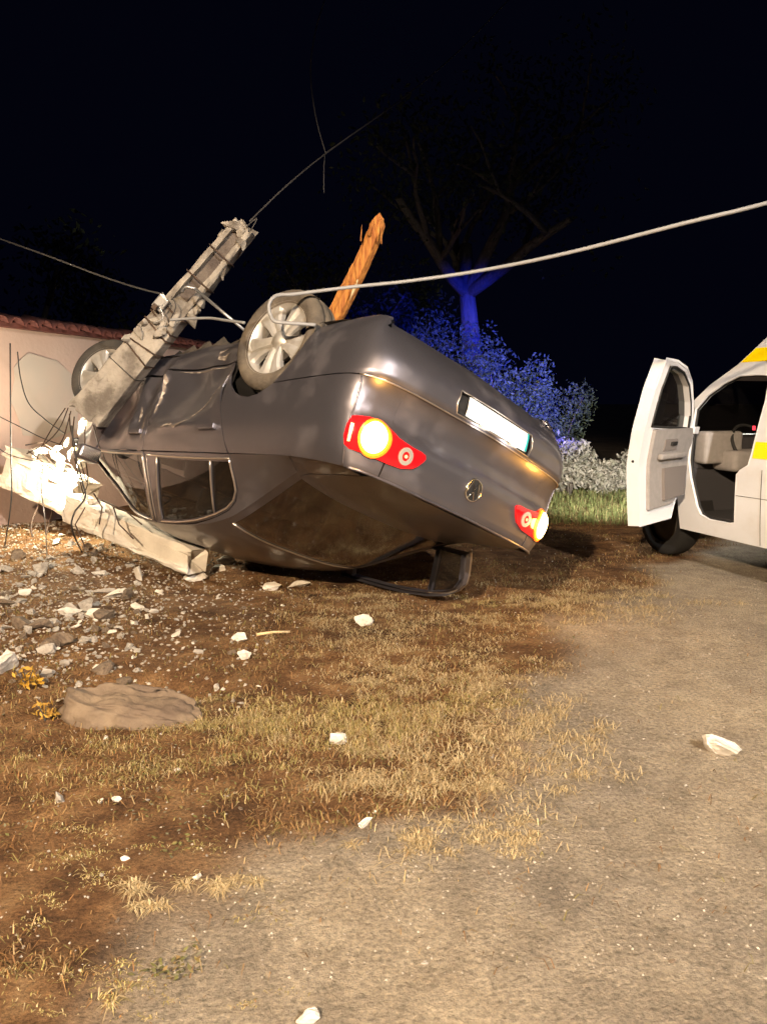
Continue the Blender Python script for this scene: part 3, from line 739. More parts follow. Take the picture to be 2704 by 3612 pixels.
def make_door(name, low, out, glasses, sg, tf=lambda p: p, trims=(), cen=None):
    sd = -sg
    kw = dict(centre=cen) if cen else {}
    d = skin('door', [surf(lambda u, z: tf(S_low(u, z)), side(low, sg), sp=.05, **kw)], 'paint', car)
    fr = skin('window_frame', [surf(lambda x, v: tf(S_side(x, v, sd)), out, glasses, sp=.05, spb=.035, rim=.03, **kw)], 'paint', d)
    for g in glasses: skin('window_glass', [surf(lambda x, v: tf(S_side(x, v, sd)), g, sp=.08, off=-.008, rim=0, **kw)], 'dark_glass', d)
    for pl, w in trims:
        P = []
        for (x, v) in [q for a_, b_ in zip(pl, pl[1:]) for q in [(a_[0]+(b_[0]-a_[0])*k_/6, a_[1]+(b_[1]-a_[1])*k_/6) for k_ in range(6)]]+[pl[-1]]:
            a = Vector(S_side(x, v, sd)); P.append(Vector(tf((a.x, a.y+sd*.004, a.z))))
        tube('window_trim', P, w, 'trim_satin', d, 5)
    box('door_handle', (-.1,-.012,-.018), (.1,.016,.018), 'paint', d, bev=.006, tf=lambda c: Vector(tf(tuple(Vector(S_low(sg*uR((.2 if out is FF_OUT else -.88)+c.x), .83+c.z))+Vector((0, sd*(c.y+.012), 0))))))
    return d
belt_r = [(-1.14,.10),(-.6,.085),(-.01,.06)]; belt_f = [(.07,.05),(.5,.06),(1.1,.07)]
make_door('door', rear_door_poly, RF_OUT, [RG, QG], 1, trims=[(belt_r,.007),([(-1.135,.12),(-1.122,.5),(-1.105,.68),(-1.05,.80),(-.955,.868),(-.80,.905),(-.53,.944),(-.26,.968),(-.03,.972)],.006),([(-.163,.09),(-.035,.95)],.006),([(-.905,.13),(-.80,.88)],.006),([(.005,.07),(.018,.6),(.05,.97)],.0045)])
make_door('door', front_door_poly, FF_OUT, [FGL], 1, trims=[(belt_f,.007),([(.068,.06),(.055,.5),(.10,.96)],.008),([(1.12,.10),(1.13,.55),(.96,.80),(.72,.90),(.45,.955),(.15,.975)],.005)])
make_door('door', front_door_poly, FF_OUT, [FGL], -1)
make_door('door', rear_door_poly, RF_OUT, [RG, QG], -1)
# the far rear window frame is torn off and lies on the ground beside the roof, its quarter pane still in it
TR = Matrix(((.9705,-.0005,.2412),(-.2274,.3314,.9157),(-.0804,-.9435,.3215))); TC = Vector((-.5,.7,1.2)); TD = Vector((-.6512,.0194,.033))
ttf = lambda p: tuple(TR @ (Vector(p)-TC)+TC+TD)
RG2 = [(-.16,.05),(-.890,.10),(-.80,.868),(-.53,.905),(-.26,.93),(-.06,.935)]; QG2 = [(-.925,.06),(-1.10,.06),(-1.085,.58),(-1.035,.745),(-.95,.81),(-.83,.85)]
tcen = lambda P: P-Vector(TR @ Vector((0,.8,.6)))
tfr = skin('torn_window_frame', [surf(lambda x, v: ttf(S_side(x, v, 1)), [q for q in RF_OUT if q[0] < .04 or q[1] > .1], [RG2, QG2], sp=.05, spb=.03, rim=.045, centre=tcen)], 'paint', car)
tag(tfr, 'bent window frame lying on the ground')
skin('window_glass', [surf(lambda x, v: ttf(S_side(x, v, 1)), QG2, sp=.08, off=-.015, rim=0, centre=tcen)], 'dark_glass', tfr)
ol = [(-1.142,.03),(-1.140,.18),(-1.128,.5),(-1.11,.68),(-1.055,.81),(-.962,.883),(-.80,.922),(-.53,.956),(-.2,.975),(.03,.98)]
tube('window_trim', [Vector(ttf((lambda a: (a[0], a[1]+.012, a[2]))(S_side(x, v, 1)))) for a_, b_ in zip(ol, ol[1:]) for x, v in [(a_[0]+(b_[0]-a_[0])*k_/5, a_[1]+(b_[1]-a_[1])*k_/5) for k_ in range(5)]], .012, 'trim_satin', tfr, 6)
tube('window_divider', [Vector(ttf(S_side(-.905,.06,1))), Vector(ttf(S_side(-.815,.86,1)))], .012, 'black_plastic', tfr, 6)
# roof, windows, bonnet, nose
def band(x0, x1, w, n=12): return [(x0+(x1-x0)*i/n, -(y_rail(x0+(x1-x0)*i/n)-w)) for i in range(n+1)]+[(x1+(x0-x1)*i/n, y_rail(x1+(x0-x1)*i/n)-w) for i in range(n+1)]
skin('roof', [surf(S_top, band(-.905,.58,0), sp=.07, rim=.01)]+[surf(lambda x, v, s=s: S_side(x, v, s), [(-.9,1.0),(-.53,.99),(-.2,.992),(.4,.982),(.72,.93),(.98,.85),(1.2,.72),(1.3,.5),(1.3,1.)]+[(1.2-.1*i, 1.) for i in range(21)], sp=.06, rim=.008) for s in (-1, 1)], 'paint', car)
skin('rear_window', [surf(S_top, band(XG+.006,-.915,.058), sp=.07, off=-.003, rim=.004)], 'rear_glass', car)
tube('rear_window_seal', [Vector(S_top(x, y))+Vector((0,0,.002)) for x, y in densify([(-.91,-.53),(-.915,.53)], .05)[:22]], .006, 'trim_satin', car, 5)
skin('windscreen', [surf(S_top, band(.60,1.43,.05), sp=.09, off=-.003, rim=.004)], 'dark_glass', car)
skin('bonnet', [surf(S_top, band(1.46,XMAX-.03,.004), sp=.09)], 'paint', car)
skin('front_bumper', [surf(S_low, [(sx*uR(x), z) for sx, x, z in [(1,1.73,.17),(1,1.76,.48),(1,1.99,.51),(1,2.06,.59),(1,2.25,.64),(-1,2.25,.64),(-1,2.06,.59),(-1,1.99,.51),(-1,1.76,.48),(-1,1.73,.17)]][:5] + [(UMAX-.02,.64),(UMAX-.02,.17)], sp=.08), surf(S_low, [(-uR(1.73),.17),(-uR(1.76),.48),(-uR(1.99),.51),(-uR(2.06),.59),(-uR(2.25),.64),(-UMAX+.02,.64),(-UMAX+.02,.17)], sp=.08)], 'paint', car)
# dark inner shell, floor and running gear seen through gaps and arches
sh = []
for sg in (1, -1):
    sh.append(surf(S_low, [(sg*.02,.2),(sg*(uR(-1.7)),.2),(sg*uR(-1.66),.62),(sg*uR(-1.12),.66),(sg*uR(-1.12),.97),(sg*.9,1.03),(sg*.02,1.03)], sp=.08, off=-.03, rim=0))
    sh.append(surf(S_low, [(sg*uR(-.86),.16),(sg*uR(.96),.16),(sg*uR(.96),.93),(sg*uR(-1.12),.97),(sg*uR(-1.0),.66)][:5], sp=.1, off=-.03, rim=0) if sg > 0 else surf(S_low, [(sg*uR(.06),.16),(sg*uR(.96),.16),(sg*uR(.96),.93),(sg*uR(.06),.95)], sp=.1, off=-.03, rim=0))
skin('inner_shell', sh, 'black_plastic', car)
fl = [(x, s*min(.80, y)) for s in (1,) for x, y in []]
plan_in = [(p[0]*.90, -p[1]*.88) for p in PLAN[::4]]+[(p[0]*.90, p[1]*.88) for p in PLAN[::-4]]
def floor_fn(x, y): return (x, y, .19+.03*math.sin(3*x)*math.cos(4*y)+(.07*math.exp(-(y/.12)**2)))
arch_free = [p for p in plan_in]
fholes = [[(cx-.36,s*.55),(cx+.36,s*.55),(cx+.36,s*.79),(cx-.36,s*.79)] for cx in (RAX,FAX) for s in (1,-1)]
skin('floor_pan', [surf(floor_fn, plan_in, [h if h[0][1] > 0 else h[::-1] for h in fholes], sp=.12, rim=0, centre=lambda P: Vector((P.x, P.y, .6)))], 'underbody', car)
tube('exhaust_pipe', spline([(1.2,.1,.14),(0,.12,.13),(-1.0,.15,.14),(-1.35,.42,.17),(-2.05,.5,.19)], 6), .03, 'rusty_steel', car, 8)
tube('rear_axle', [(RAX,-.7,.24),(RAX,0,.22),(RAX,.7,.24)], .035, 'underbody', car, 8)
tube('front_axle', [(FAX,-.7,.25),(FAX,0,.24),(FAX,.7,.25)], .03, 'underbody', car, 8)
for cx in (RAX, FAX):
    for s in (-1, 1):
        C_ = AR if cx == RAX else AF
        a = arch(C_[0], C_[1], C_[2]+.012, .20, 16); V = []; 
        for x, z in a: V += [(x, s*.84, z), (x, s*.52, z)]
        n = len(a); V += [(C_[0], s*.52, .25)]
        F = [(2*i, 2*i+2, 2*i+3, 2*i+1) for i in range(n-1)]+[(2*i+1, 2*i+3, 2*n) for i in range(n-1)]
        mesh_obj('wheel_housing', V, F, 'black_plastic', car)
# wheels
def make_wheel(cx, s, z, tyre_m):
    V, F = lathe_geo([(.03,.02*s),(.14,.02*s),(.145,.045*s),(.03,.05*s)], 28)
    w = mesh_obj('wheel', V, F, 'rim_dark', car, smooth=False); w.location = (cx, s*.745, z)
    prof = [(.236,-.09),(.254,-.105),(.288,-.112),(.318,-.100),(.336,-.07),(.340,-.045),(.333,-.042),(.333,-.036),(.341,-.033),(.343,0),(.341,.033),(.333,.036),(.333,.042),(.340,.045),(.336,.07),(.318,.100),(.288,.112),(.254,.105),(.236,.09)]
    V, F = lathe_geo(prof, 64); mesh_obj('tyre', V, F, tyre_m, w, smooth=True)
    prof = [(.150,-.08),(.190,-.085),(.216,-.095),(.216,-.085),(.196,-.05),(.190,.04*1),(.200,.075),(.214,.088),(.221,.098),(.226,.094)]
    V, F = lathe_geo([(r*1.11, h*s) for r, h in prof], 64); mesh_obj('rim', V, F, 'alloy', w, smooth=True)
    for k in range(5):
        a = 2*math.pi*k/5+.35; V, F = [], []
        st = [(.050,.042,.074),(.10,.050,.082),(.155,.064,.085),(.20,.084,.082),(.230,.104,.084)]
        for r, hw, y in st:
            for q, dy in ((-1,-.016),(-.80,.0),(-.38,-.001),(0,-.012),(.38,-.001),(.80,.0),(1,-.016)):
                rr = math.sqrt(max(1e-6, r*r-(hw*q)**2*.6)); V.append(Vector((rr, (y+dy)*s, hw*q)))
        for i in range(len(st)-1):
            for j in range(6): F.append((i*7+j, i*7+j+1, i*7+j+8, i*7+j+7))
        o = len(V)
        for i in range(len(st)):
            V += [V[i*7]-Vector((0,.035*s,0)), V[i*7+6]-Vector((0,.035*s,0))]
        for i in range(len(st)-1): F += [(i*7, i*7+7, o+2*i+2, o+2*i), (i*7+6, o+2*i+1, o+2*i+3, i*7+13)]
        ca, sa = math.cos(a), math.sin(a); V = [Vector((v.x*ca-v.z*sa, v.y, v.x*sa+v.z*ca)) for v in V]
        mesh_obj('spoke', V, F, 'alloy', w, smooth=False)
    V, F = lathe_geo([(.001,.086*s),(.030,.084*s),(.036,.078*s),(.060,.072*s),(.072,.058*s),(.072,.03*s)], 28); mesh_obj('hub_cap', V, F, 'alloy', w, smooth=True)
    return w
rw = make_wheel(RAX, -1, .25, 'tyre_muddy'); rw.location.y = -.775; rw.rotation_euler = (0,0,R_(-11)); make_wheel(RAX, 1, .24, 'tyre'); fw = make_wheel(FAX, -1, .26, 'tyre'); fw.location = (FAX+.06, -.80, .25); fw.rotation_euler = (0,0,R_(-30)); make_wheel(FAX, 1, .26, 'tyre')
# tail lamps
TL = [(.895,.796),(.80,.776),(.733,.773),(.665,.79),(.60,.822),(.50,.835),(.44,.835),(.405,.842),(.396,.86),(.406,.88),(.43,.912),(.458,.936),(.531,.959),(.62,.964),(.70,.963),(.87,.957),(.905,.942),(.918,.90),(.912,.84)]
def disc(cu, cz, r, n=20): return [(cu+r*math.cos(2*math.pi*i/n), cz+r*math.sin(2*math.pi*i/n)) for i in range(n)]
for sg in (1, -1):
    f = lambda pts: [(sg*u, z) for u, z in pts]
    t = skin('tail_light', [surf(S_low, f(TL), sp=.025, off=.010, rim=.03)], 'red_lens', car)
    skin('lamp_glow', [surf(S_low, f(disc(.735,.871,.100,26)), sp=.02, off=.0135, rim=.004)], 'amber_glow', t)
    skin('lamp_rim', [surf(S_low, f(disc(.738,.872,.088)), sp=.02, off=.016, rim=.012)], 'amber_rim', t)
    skin('lit_lamp', [surf(S_low, f(disc(.742,.872,.076)), sp=.02, off=.021, rim=.010)], 'amber_lit', t)
    skin('lamp_ring', [surf(S_low, f(disc(.526,.892,.045)), [f(disc(.526,.892,.024))], sp=.02, off=.016, rim=.010)], 'lens_silver', t)
    skin('reversing_lamp', [surf(S_low, f(disc(.526,.892,.009,10)), sp=.01, off=.017, rim=.003)], 'clear_lit', t)
    skin('side_reflector', [surf(S_low, f([(.872,.835),(.889,.835),(.889,.925),(.872,.925)]), sp=.02, off=.016, rim=.010)], 'clear_lit', t)
    ld = bpy.data.lights.new('tail_lamp_light', 'POINT'); ld.energy = 7; ld.color = (1,.45,.07); ld.shadow_soft_size = .05
    lo = bpy.data.objects.new('tail_lamp_light', ld); col.objects.link(lo); lo.parent = car
    p = Vector(S_low(sg*.738,.873)); n = Vector((-.75,-sg*.65,0)); lo.location = p+n*.13
# badge: a ring with a V above a W, standing proud of the boot lid
def on_lid(y, z, d=.006): p = Vector(S_low(-y, z)); return p+Vector((-d, 0, 0))
bd = tube('badge', [on_lid(.062*math.cos(a), .892+.062*math.sin(a)) for a in [2*math.pi*i/36 for i in range(36)]], .0055, 'chrome', car, 6, True)
skin('badge_disc', [surf(S_low, disc(0,.892,.058), sp=.025, off=.002, rim=.002)], 'black_plastic', bd)
for st in ([(-.024,.047),(0,.008),(.024,.047)], [(-.045,.026),(-.022,-.044),(0,.002),(.022,-.044),(.045,.026)]):
    tube('badge_letter', [on_lid(-x*1.15, .892+z*1.15) for x, z in st], .0045, 'chrome', bd, 5)
# headlamps and right door mirror
for sg in (1, -1):
    h = skin('headlight', [surf(S_low, [(sg*uR(1.72),.60),(sg*uR(1.93),.565),(sg*uR(2.10),.60),(sg*uR(2.17),.66),(sg*uR(2.08),.70),(sg*uR(1.90),.755),(sg*uR(1.74),.70)], sp=.04, off=.008, rim=.03)], 'lens_silver', car)
    for cx, w in ((1.86,.055),(2.0,.05)):
        skin('lit_lamp', [surf(S_low, [(sg*(uR(cx)+w*.8*math.cos(a)), .655+.06*math.sin(a)) for a in [2*math.pi*i/16 for i in range(16)]], sp=.03, off=.012, rim=.004)], 'head_lit', h)
mr = box('door_mirror', (.70,-1.07,.97), (.86,-.90,1.09), 'paint', car, bev=.03, seg=3)
box('mirror_glass', (.692,-1.055,.985), (.701,-.915,1.075), 'chrome', mr, bev=.002)
box('indicator_lamp', (.78,-1.083,1.015), (.868,-1.06,1.035), 'amber_lit', mr, bev=.004)
# seats seen through the windows
for s in (-1, 1):
    st = box('front_seat', (.05,s*.36-.24,.36), (.55,s*.36+.24,.52), 'seat_cloth', car, bev=.06, seg=3)
    box('seat_back', (-.18,s*.36-.23,.5), (.06,s*.36+.23,1.08), 'seat_cloth', st, bev=.07, seg=3, tf=lambda c: Vector((c.x-.25*(c.z-.5), c.y, c.z)))
    box('headrest', (-.32,s*.36-.12,1.1), (-.22,s*.36+.12,1.28), 'seat_cloth', st, bev=.04, seg=3)
bn = box('rear_seat', (-.95,-.62,.36), (-.4,.62,.52), 'seat_cloth', car, bev=.06, seg=3)
box('seat_back', (-1.12,-.62,.5), (-.92,.62,1.08), 'seat_cloth', bn, bev=.06, seg=3, tf=lambda c: Vector((c.x-.3*(c.z-.5), c.y, c.z)))
skin('headliner', [surf(S_top, band(-.86,.52,.04), sp=.12, off=-.035, rim=0)], 'trim_dark', car)
# scraped bare edges along the crushed doors
def scrape(pts, w, lab):
    P = [(uR(x), z) for x, z in pts]; L_, R2 = [], []
    rs_ = random.Random(int(abs(pts[0][0])*1000))
    for i, (u, z) in enumerate(P):
        a = P[max(0, i-1)]; b = P[min(len(P)-1, i+1)]; dx, dz = b[0]-a[0], b[1]-a[1]; l = math.hypot(dx, dz) or 1
        ww = w*(.25 if i in (0, len(P)-1) else rs_.uniform(.6,1.3)); L_.append((u-dz/l*ww, z+dx/l*ww)); R2.append((u+dz/l*ww, z-dx/l*ww))
    o = skin('scraped_metal', [surf(S_low, L_+R2[::-1], sp=.03, spb=.02, off=.0025, rim=.001)], 'paint_scraped', car); return o
scrape([(-.03,.40),(-.055,.46),(-.06,.54),(-.055,.62),(-.045,.70)], .016, '')
scrape([(.19,.70),(.14,.76),(.12,.82),(.11,.88)], .022, '')
scrape([(-.22,.815),(-.34,.79),(-.42,.815),(-.50,.79),(-.56,.77)], .010, '')
scrape([(-.56,.77),(-.68,.70),(-.80,.60),(-.88,.50),(-.90,.43)], .007, '')
scrape([(-.74,.27),(-.70,.31),(-.62,.30),(-.60,.26),(-.68,.235)], .02, '')
scrape([(-.15,.372),(-.45,.376),(-.80,.378)], .004, '')
scrape([(.30,.62),(.27,.68),(.26,.74)], .014, '')
# torn sill flange
V, F = [], []
for i in range(15):
    x = .35-.95*i/14; p = Vector(S_low(uR(x),.15)); z = .07+.03*math.sin(i*1.7)+(.02 if i > 10 else 0)
    V += [p+Vector((0,.006,0)), Vector((x, p.y+.05, z)), Vector((x, p.y+.06, z+.006)), p+Vector((0,.012,.01))]
for i in range(14):
    for k in range(4): F.append((4*i+k, 4*i+(k+1) % 4, 4*i+4+(k+1) % 4, 4*i+4+k))
mesh_obj('bent_flange', V, F, 'underbody', car)
# headlamp light spilling from the broken front corner
hl = bpy.data.lights.new('headlight_light', 'POINT'); hl.energy = 185; hl.color = (1,.90,.66); hl.shadow_soft_size = .06
ho = bpy.data.objects.new('headlight_light', hl); col.objects.link(ho); ho.parent = car; ho.location = CAR_M.inverted() @ at(205,1590,7.32)

# ------------------------------------------------------------------ the snapped concrete pole
def prism(name, A, B, up, wa, wb, ha, hb, m, parent=None, n=14, rough=.006, ends=.05, seed=1, chan=None):
    # square pole length from A to B: width w across the view, depth h, ragged broken ends; chan = (from, to) part with a recessed face
    rs_ = random.Random(seed); A, B = Vector(A), Vector(B); d = (B-A); L_ = d.length; d.normalize(); s = d.cross(Vector(up)).normalized(); q = s.cross(d)
    ring = [(-1,-1),(-.86,-1.06),(-.55,-1.06),(-.5,-1.06),(.5,-1.06),(.55,-1.06),(.86,-1.06),(1,-1),(1.05,-.85),(1.05,.85),(1,1),(.85,1.05),(-.85,1.05),(-1,1),(-1.05,.85),(-1.05,-.85)]
    V, F = [], []; k = len(ring)
    for i in range(n+1):
        t = i/n; w, h = (wa+(wb-wa)*t)/2, (ha+(hb-ha)*t)/2
        for j, (a, b) in enumerate(ring):
            tt = t*L_
            if i == 0: tt -= rs_.uniform(0, ends)
            if i == n: tt += rs_.uniform(0, ends)
            dd = b
            if chan and chan[0] < t < chan[1] and j in (3,4): dd = -.35
            if chan and chan[0] < t < chan[1] and j in (2,5): dd = -1.05
            p = A+d*tt+s*(a*w)+q*(dd*h); p += Vector((rs_.gauss(0,rough), rs_.gauss(0,rough), rs_.gauss(0,rough)))*.5
            V.append(p)
    for i in range(n):
        for j in range(k): F.append((i*k+j, i*k+(j+1) % k, (i+1)*k+(j+1) % k, (i+1)*k+j))
    for i in (0, n):
        c = len(V); V.append(sum((V[i*k+j] for j in range(k)), Vector())/k+d*(-.04 if i else .05))
        for j in range(k): F.append((i*k+j, i*k+(j+1) % k, c))
    return mesh_obj(name, V, F, m, parent)
PB, PT = at(322, 1452, 6.12), at(862, 806, 5.92)
pdir = (PT-PB).normalized(); view_up = Vector((0,-1,0))
pole = empty('concrete_pole', PB)
tag(pole, 'tilted upper length of a snapped concrete pole leaning across the car', 'utility pole')
lp_ = lambda p: Vector(p)-PB
shaft = prism('shaft', Vector((0,0,0)), PT-PB, (0,1,0), .262, .150, .23, .15, 'concrete', pole, n=22, chan=(.60,.985), seed=3)
psd = pdir.cross(Vector((0,1,0))).normalized()          # across the pole in the picture plane
def pp(t, a=0., b=0.):                                  # a across, b towards the viewer (metres)
    return (PT-PB)*t+psd*a+Vector((0,-1,0))*b
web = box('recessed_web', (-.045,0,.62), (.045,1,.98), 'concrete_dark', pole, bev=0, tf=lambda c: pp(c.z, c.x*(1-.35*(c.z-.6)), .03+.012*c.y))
def strap(t, w, m, r=.006, sk=0.):
    h = .262+(.150-.262)*t; h = h/2+.008; g = (.23+(.15-.23)*t)/2+.010
    P = [pp(t+sk*c, a*h, b*g) for a, b, c in ((-1,-1,-1),(-1,1,-1),(0,1.04,0),(1,1,1),(1,-1,1),(0,-1.04,0))]
    return tube('steel_strap', P, r, m, pole, 5, True)
for t, sk in ((.245,.0),(.33,.012),(.37,-.01),(.46,.01),(.495,.012),(.56,.0),(.725,.0),(.86,.0)): strap(t, 0, 'rusty_steel' if t != .245 else 'wire_dark', .0065 if t > .3 else .004, sk)
V, F = hullV = [], []
for i, (t, a, b, s) in enumerate(((.98,.06,.06,.15),(.955,-.06,.05,.12),(.60,-.12,.03,.14),(.66,-.105,.02,.12),(.63,-.12,.05,.10),(.47,-.04,.11,.13),(.36,.10,.09,.12),(.40,.07,.10,.12),(.99,.0,.05,.14),(.50,.03,.11,.12),(.55,-.06,.10,.11),(.82,-.08,.03,.10),(.44,.10,.06,.12),(.92,.075,.03,.09))):
    bm = hull_rock(200+i, 12, (s*1.5, s*.8, s*.8)); o = bm_obj('concrete_chip', bm, 'concrete', pole); o.location = pp(t, a, b); o.rotation_euler = (i, i*2.1, i*.7)
# insulator bracket and stay rod
br = box('bracket_clamp', (-.035,-.03,-.055), (.05,.03,.055), 'galvanised', pole, bev=.008, tf=lambda c: pp(.555, .075+c.x, .11)+Vector((0,c.y,0))+pdir*c.z)
box('bracket_bolt', (-.015,-.05,-.02), (.02,.02,.02), 'rusty_steel', br, bev=.004, tf=lambda c: pp(.53, .085+c.x, .13)+Vector((0,c.y,0))+pdir*c.z)
rod_a, rod_b = at(690,1020,5.78), at(866,1168,5.62)
tube('stay_rod', [rod_a-PB, rod_b-PB], .011, 'galvanised', pole, 8)
tube('stay_hook', [p-PB for p in spline([at(640,1030,5.80), at(655,1012,5.78), at(690,1018,5.78)], 4)], .012, 'galvanised', pole, 8)
for i, (a, b, c) in enumerate((((560,1090),(585,1060),(572,1030)),((600,1130),(620,1080),(605,1045)),((540,1140),(575,1120),(560,1075)),((868,800),(905,770),(885,812)))):
    tube('tie_wire', [p-PB for p in spline([at(*q, 5.80) for q in (a, b, c)], 5)], .0045, 'wire_dark' if i % 2 else 'galvanised', pole, 5)
# bent reinforcement at the break
rs_ = random.Random(12)
for i, pts in enumerate((((240,1440),(210,1510),(165,1560),(95,1600)),((250,1450),(225,1540),(200,1590),(210,1640)),((262,1470),(255,1560),(270,1650),(295,1745)),((230,1440),(190,1500),(150,1570),(130,1620)),((300,1480),(300,1600),(310,1700),(285,1760)),((245,1460),(250,1520),(275,1600),(305,1700)),((330,1500),(345,1560),(360,1600),(352,1620)))):
    P = [at(x, y, d) for (x, y), d in zip(pts, (6.15, 6.3, 6.5, 6.75))]
    tube('reinforcing_bar', [p-PB for p in spline(P, 6)], .0048, 'rusty_steel', pole, 6)

FR = empty('pole_fragment', gp(690,2040)); fo = Vector(FR.location)
tag(FR, 'fallen pale concrete pole length lying under the car roof edge', 'pole fragment')
fa, fb = at(268,1795,7.0), at(688,1978,6.02)
prism('shaft', fa-fo, fb-fo, (0,1,0), .235, .185, .20, .17, 'concrete_pale', FR, n=14, ends=.05, rough=.010, seed=8)
for i, (x, y, s) in enumerate(((330,1770,.09),(385,1800,.08),(300,1755,.07))):
    bm = hull_rock(300+i, 13, (s*1.5, s, s)); o = bm_obj('concrete_chip', bm, 'concrete_pale', FR)
    o.location = at(x, y, 6.6-.0011*(x-268)*1.6-.10)-fo; o.rotation_euler = (i*1.3, i, i*.6)
for i, pts in enumerate((((330,1740),(360,1790),(350,1850)),((400,1790),(420,1850),(470,1900)),((300,1790),(265,1850),(300,1930)),((360,1765),(440,1800),(500,1850)))):
    tube('reinforcing_bar', [at(x, y, 6.36-.0012*(x-268)-.04*k)-fo for k, (x, y) in enumerate(pts)], .006, 'rusty_steel', FR, 5)
FL_ = empty('pole_fragment', gp(150,1900)); fo2 = Vector(FL_.location)
tag(FL_, 'brightly lit broken concrete block propped at the pole break before the pink wall', 'pole fragment')
la, lb_ = at(62,1650,8.0), at(290,1762,7.5)
prism('shaft', la-fo2, lb_-fo2, (0,1,0), .385, .345, .30, .28, 'concrete_pale', FL_, n=10, ends=.10, rough=.014, seed=21)
for i, (x, y, s) in enumerate(((150,1590,.12),(195,1605,.14),(215,1650,.12),(260,1690,.12),(120,1610,.1),(290,1640,.13),(250,1610,.09),(300,1690,.09),(205,1580,.08),(235,1560,.07))):
    bm = hull_rock(330+i, 13, (s*1.7, s*.9, s*.7)); o = bm_obj('concrete_chip', bm, 'concrete_pale', FL_)
    o.location = at(x, y, 7.62-.0012*(x-150))-fo2; o.rotation_euler = (i*1.1, i*.8, i*.5)
for i, pts in enumerate((((100,1590),(180,1650),(240,1700)),((150,1600),(240,1690),(290,1720)),((90,1570),(150,1560),(210,1600)),((180,1620),(250,1640),(300,1720)))):
    tube('reinforcing_bar', [at(x, y, 7.6-.05*k)-fo2 for k, (x, y) in enumerate(pts)], .007, 'rusty_steel', FL_, 5)
for i, pts in enumerate((((120,1790),(110,1860),(135,1950)),((165,1820),(160,1900),(165,1985)))):       # bars that prop the block on the ground
    P = [at(*q, 7.5-.1*k) for k, q in enumerate(pts)]; P[-1] = gp(*pts[-1]); P[0] = P[0]+Vector((0,.15,.05))
    tube('reinforcing_bar', [p-fo2 for p in spline(P, 5)], .008, 'rusty_steel', FL_, 6)

# ------------------------------------------------------------------ split timber with painted-in orange light standing behind the car
TB, TT = at(1166,1165,6.55), at(1338,770,6.35)
tim = empty('split_timber', TB); tag(tim, 'splintered brown timber with orange light in its colour jutting up behind the rear wheel', 'timber')
V, F = [], []; rs_ = random.Random(4); n = 16; axis_ = spline([TB-Vector((.04,0,.35)), TB, at(1205,1075,6.5), at(1275,935,6.45), at(1316,840,6.4), TT], 5); n = len(axis_)-1; k = 10
for i, c in enumerate(axis_):
    t = i/n; w = .078*(1-.25*t) if t < .93 else .078*(1-.25*t)*max(.12, (1-t)/.07*.8+.15); d = (axis_[min(n, i+1)]-axis_[max(0, i-1)]).normalized(); s = d.cross(Vector((0,1,0))).normalized(); q = s.cross(d)
    for j in range(k):
        a = 2*math.pi*j/k; r = w*(1+.16*math.sin(3*a+.7)+.08*math.sin(5*a+2+t*3))*(1+rs_.gauss(0,.035))
        V.append(c+s*(r*math.cos(a))+q*(r*.75*math.sin(a))+(d*rs_.uniform(-.02,.05) if t > .9 else Vector()))
for i in range(n):
    for j in range(k): F.append((i*k+j, i*k+(j+1) % k, (i+1)*k+(j+1) % k, (i+1)*k+j))
F.append(tuple(range(k))[::-1]); F.append(tuple(n*k+j for j in range(k)))
mesh_obj('split_beam', [v-TB for v in V], F, 'orange_lit_wood', tim)
for i, (a, b, w) in enumerate((((1272,850),(1276,790),.010),((1300,830),(1318,770),.014),((1330,850),(1342,775),.012),((1345,860),(1346,800),.008),((1255,1000),(1240,930),.006))):
    A, B = at(*a, 6.34), at(*b, 6.32); tube('splinter', [A-TB, (A+B)/2-TB, B-TB], lambda t, w=w: w*(1-.92*t), 'orange_lit_wood', tim, 5)
A, B = at(1232,1060,6.38), at(1262,985,6.34); tube('pale_splinter', [A-TB, (A*.45+B*.55)-TB, B-TB], lambda t: .016*(1-abs(t-.5)*1.5), 'split_wood_pale', tim, 6)

# ------------------------------------------------------------------ cables and wires
def cable(name, pts, r, m, label, n=10, base=None):
    P = spline(pts, n); b = Vector(base) if base else P[0].copy()
    o = tube(name, [p-b for p in P], r, m, None, 7); o.location = b
    return tag(o, label, 'cable')
wheel_w = car_pt((RAX,-.90,.25))
def wy(px, py, off=.0): return at(px, py, 4.62-off)
cable('service_cable', [at(4700,60,3.3), at(3600,452,3.7), at(2760,700,4.1), at(2400,790,4.3), at(2000,892,4.6), at(1700,953,4.8), at(1450,990,4.86), at(1240,1012,4.86), at(1110,1028,4.82), at(1030,1038,4.78), at(985,1040,4.75), at(960,1052,4.72), at(948,1080,4.70), at(955,1115,4.68), at(972,1134,4.66), at(1030,1140,4.66), at(1112,1146,4.70)], .0112, 'cable_grey', 'thick pale grey cable sweeping from the rear wheel to above the van')
cable('loose_cable', [at(600,1128,5.74), at(660,1124,5.70), at(740,1122,5.6), at(800,1130,5.45), at(862,1138,5.3)], .010, 'cable_grey', 'short pale cable between the leaning pole and the rear wheel')
cable('overhead_wire', [at(880,780,5.95), at(1010,655,6.4), at(1156,535,7), at(1400,360,7.6), at(1600,195,8.2), at(1830,-40,9)], .006, 'wire_dark', 'twisted dark overhead wire rising from the pole top into the sky')
cable('hanging_wire', [at(1150,545,7), at(1115,420,7), at(1095,260,7), at(1110,120,7), at(1150,-20,7)], .0045, 'wire_dark', 'thin dark wire hanging in a loop from the overhead wire')
cable('drop_wire', [at(1145,545,7), at(1142,600,7), at(1142,680,7)], .004, 'wire_dark', 'short wire end dangling below the overhead wire knot')
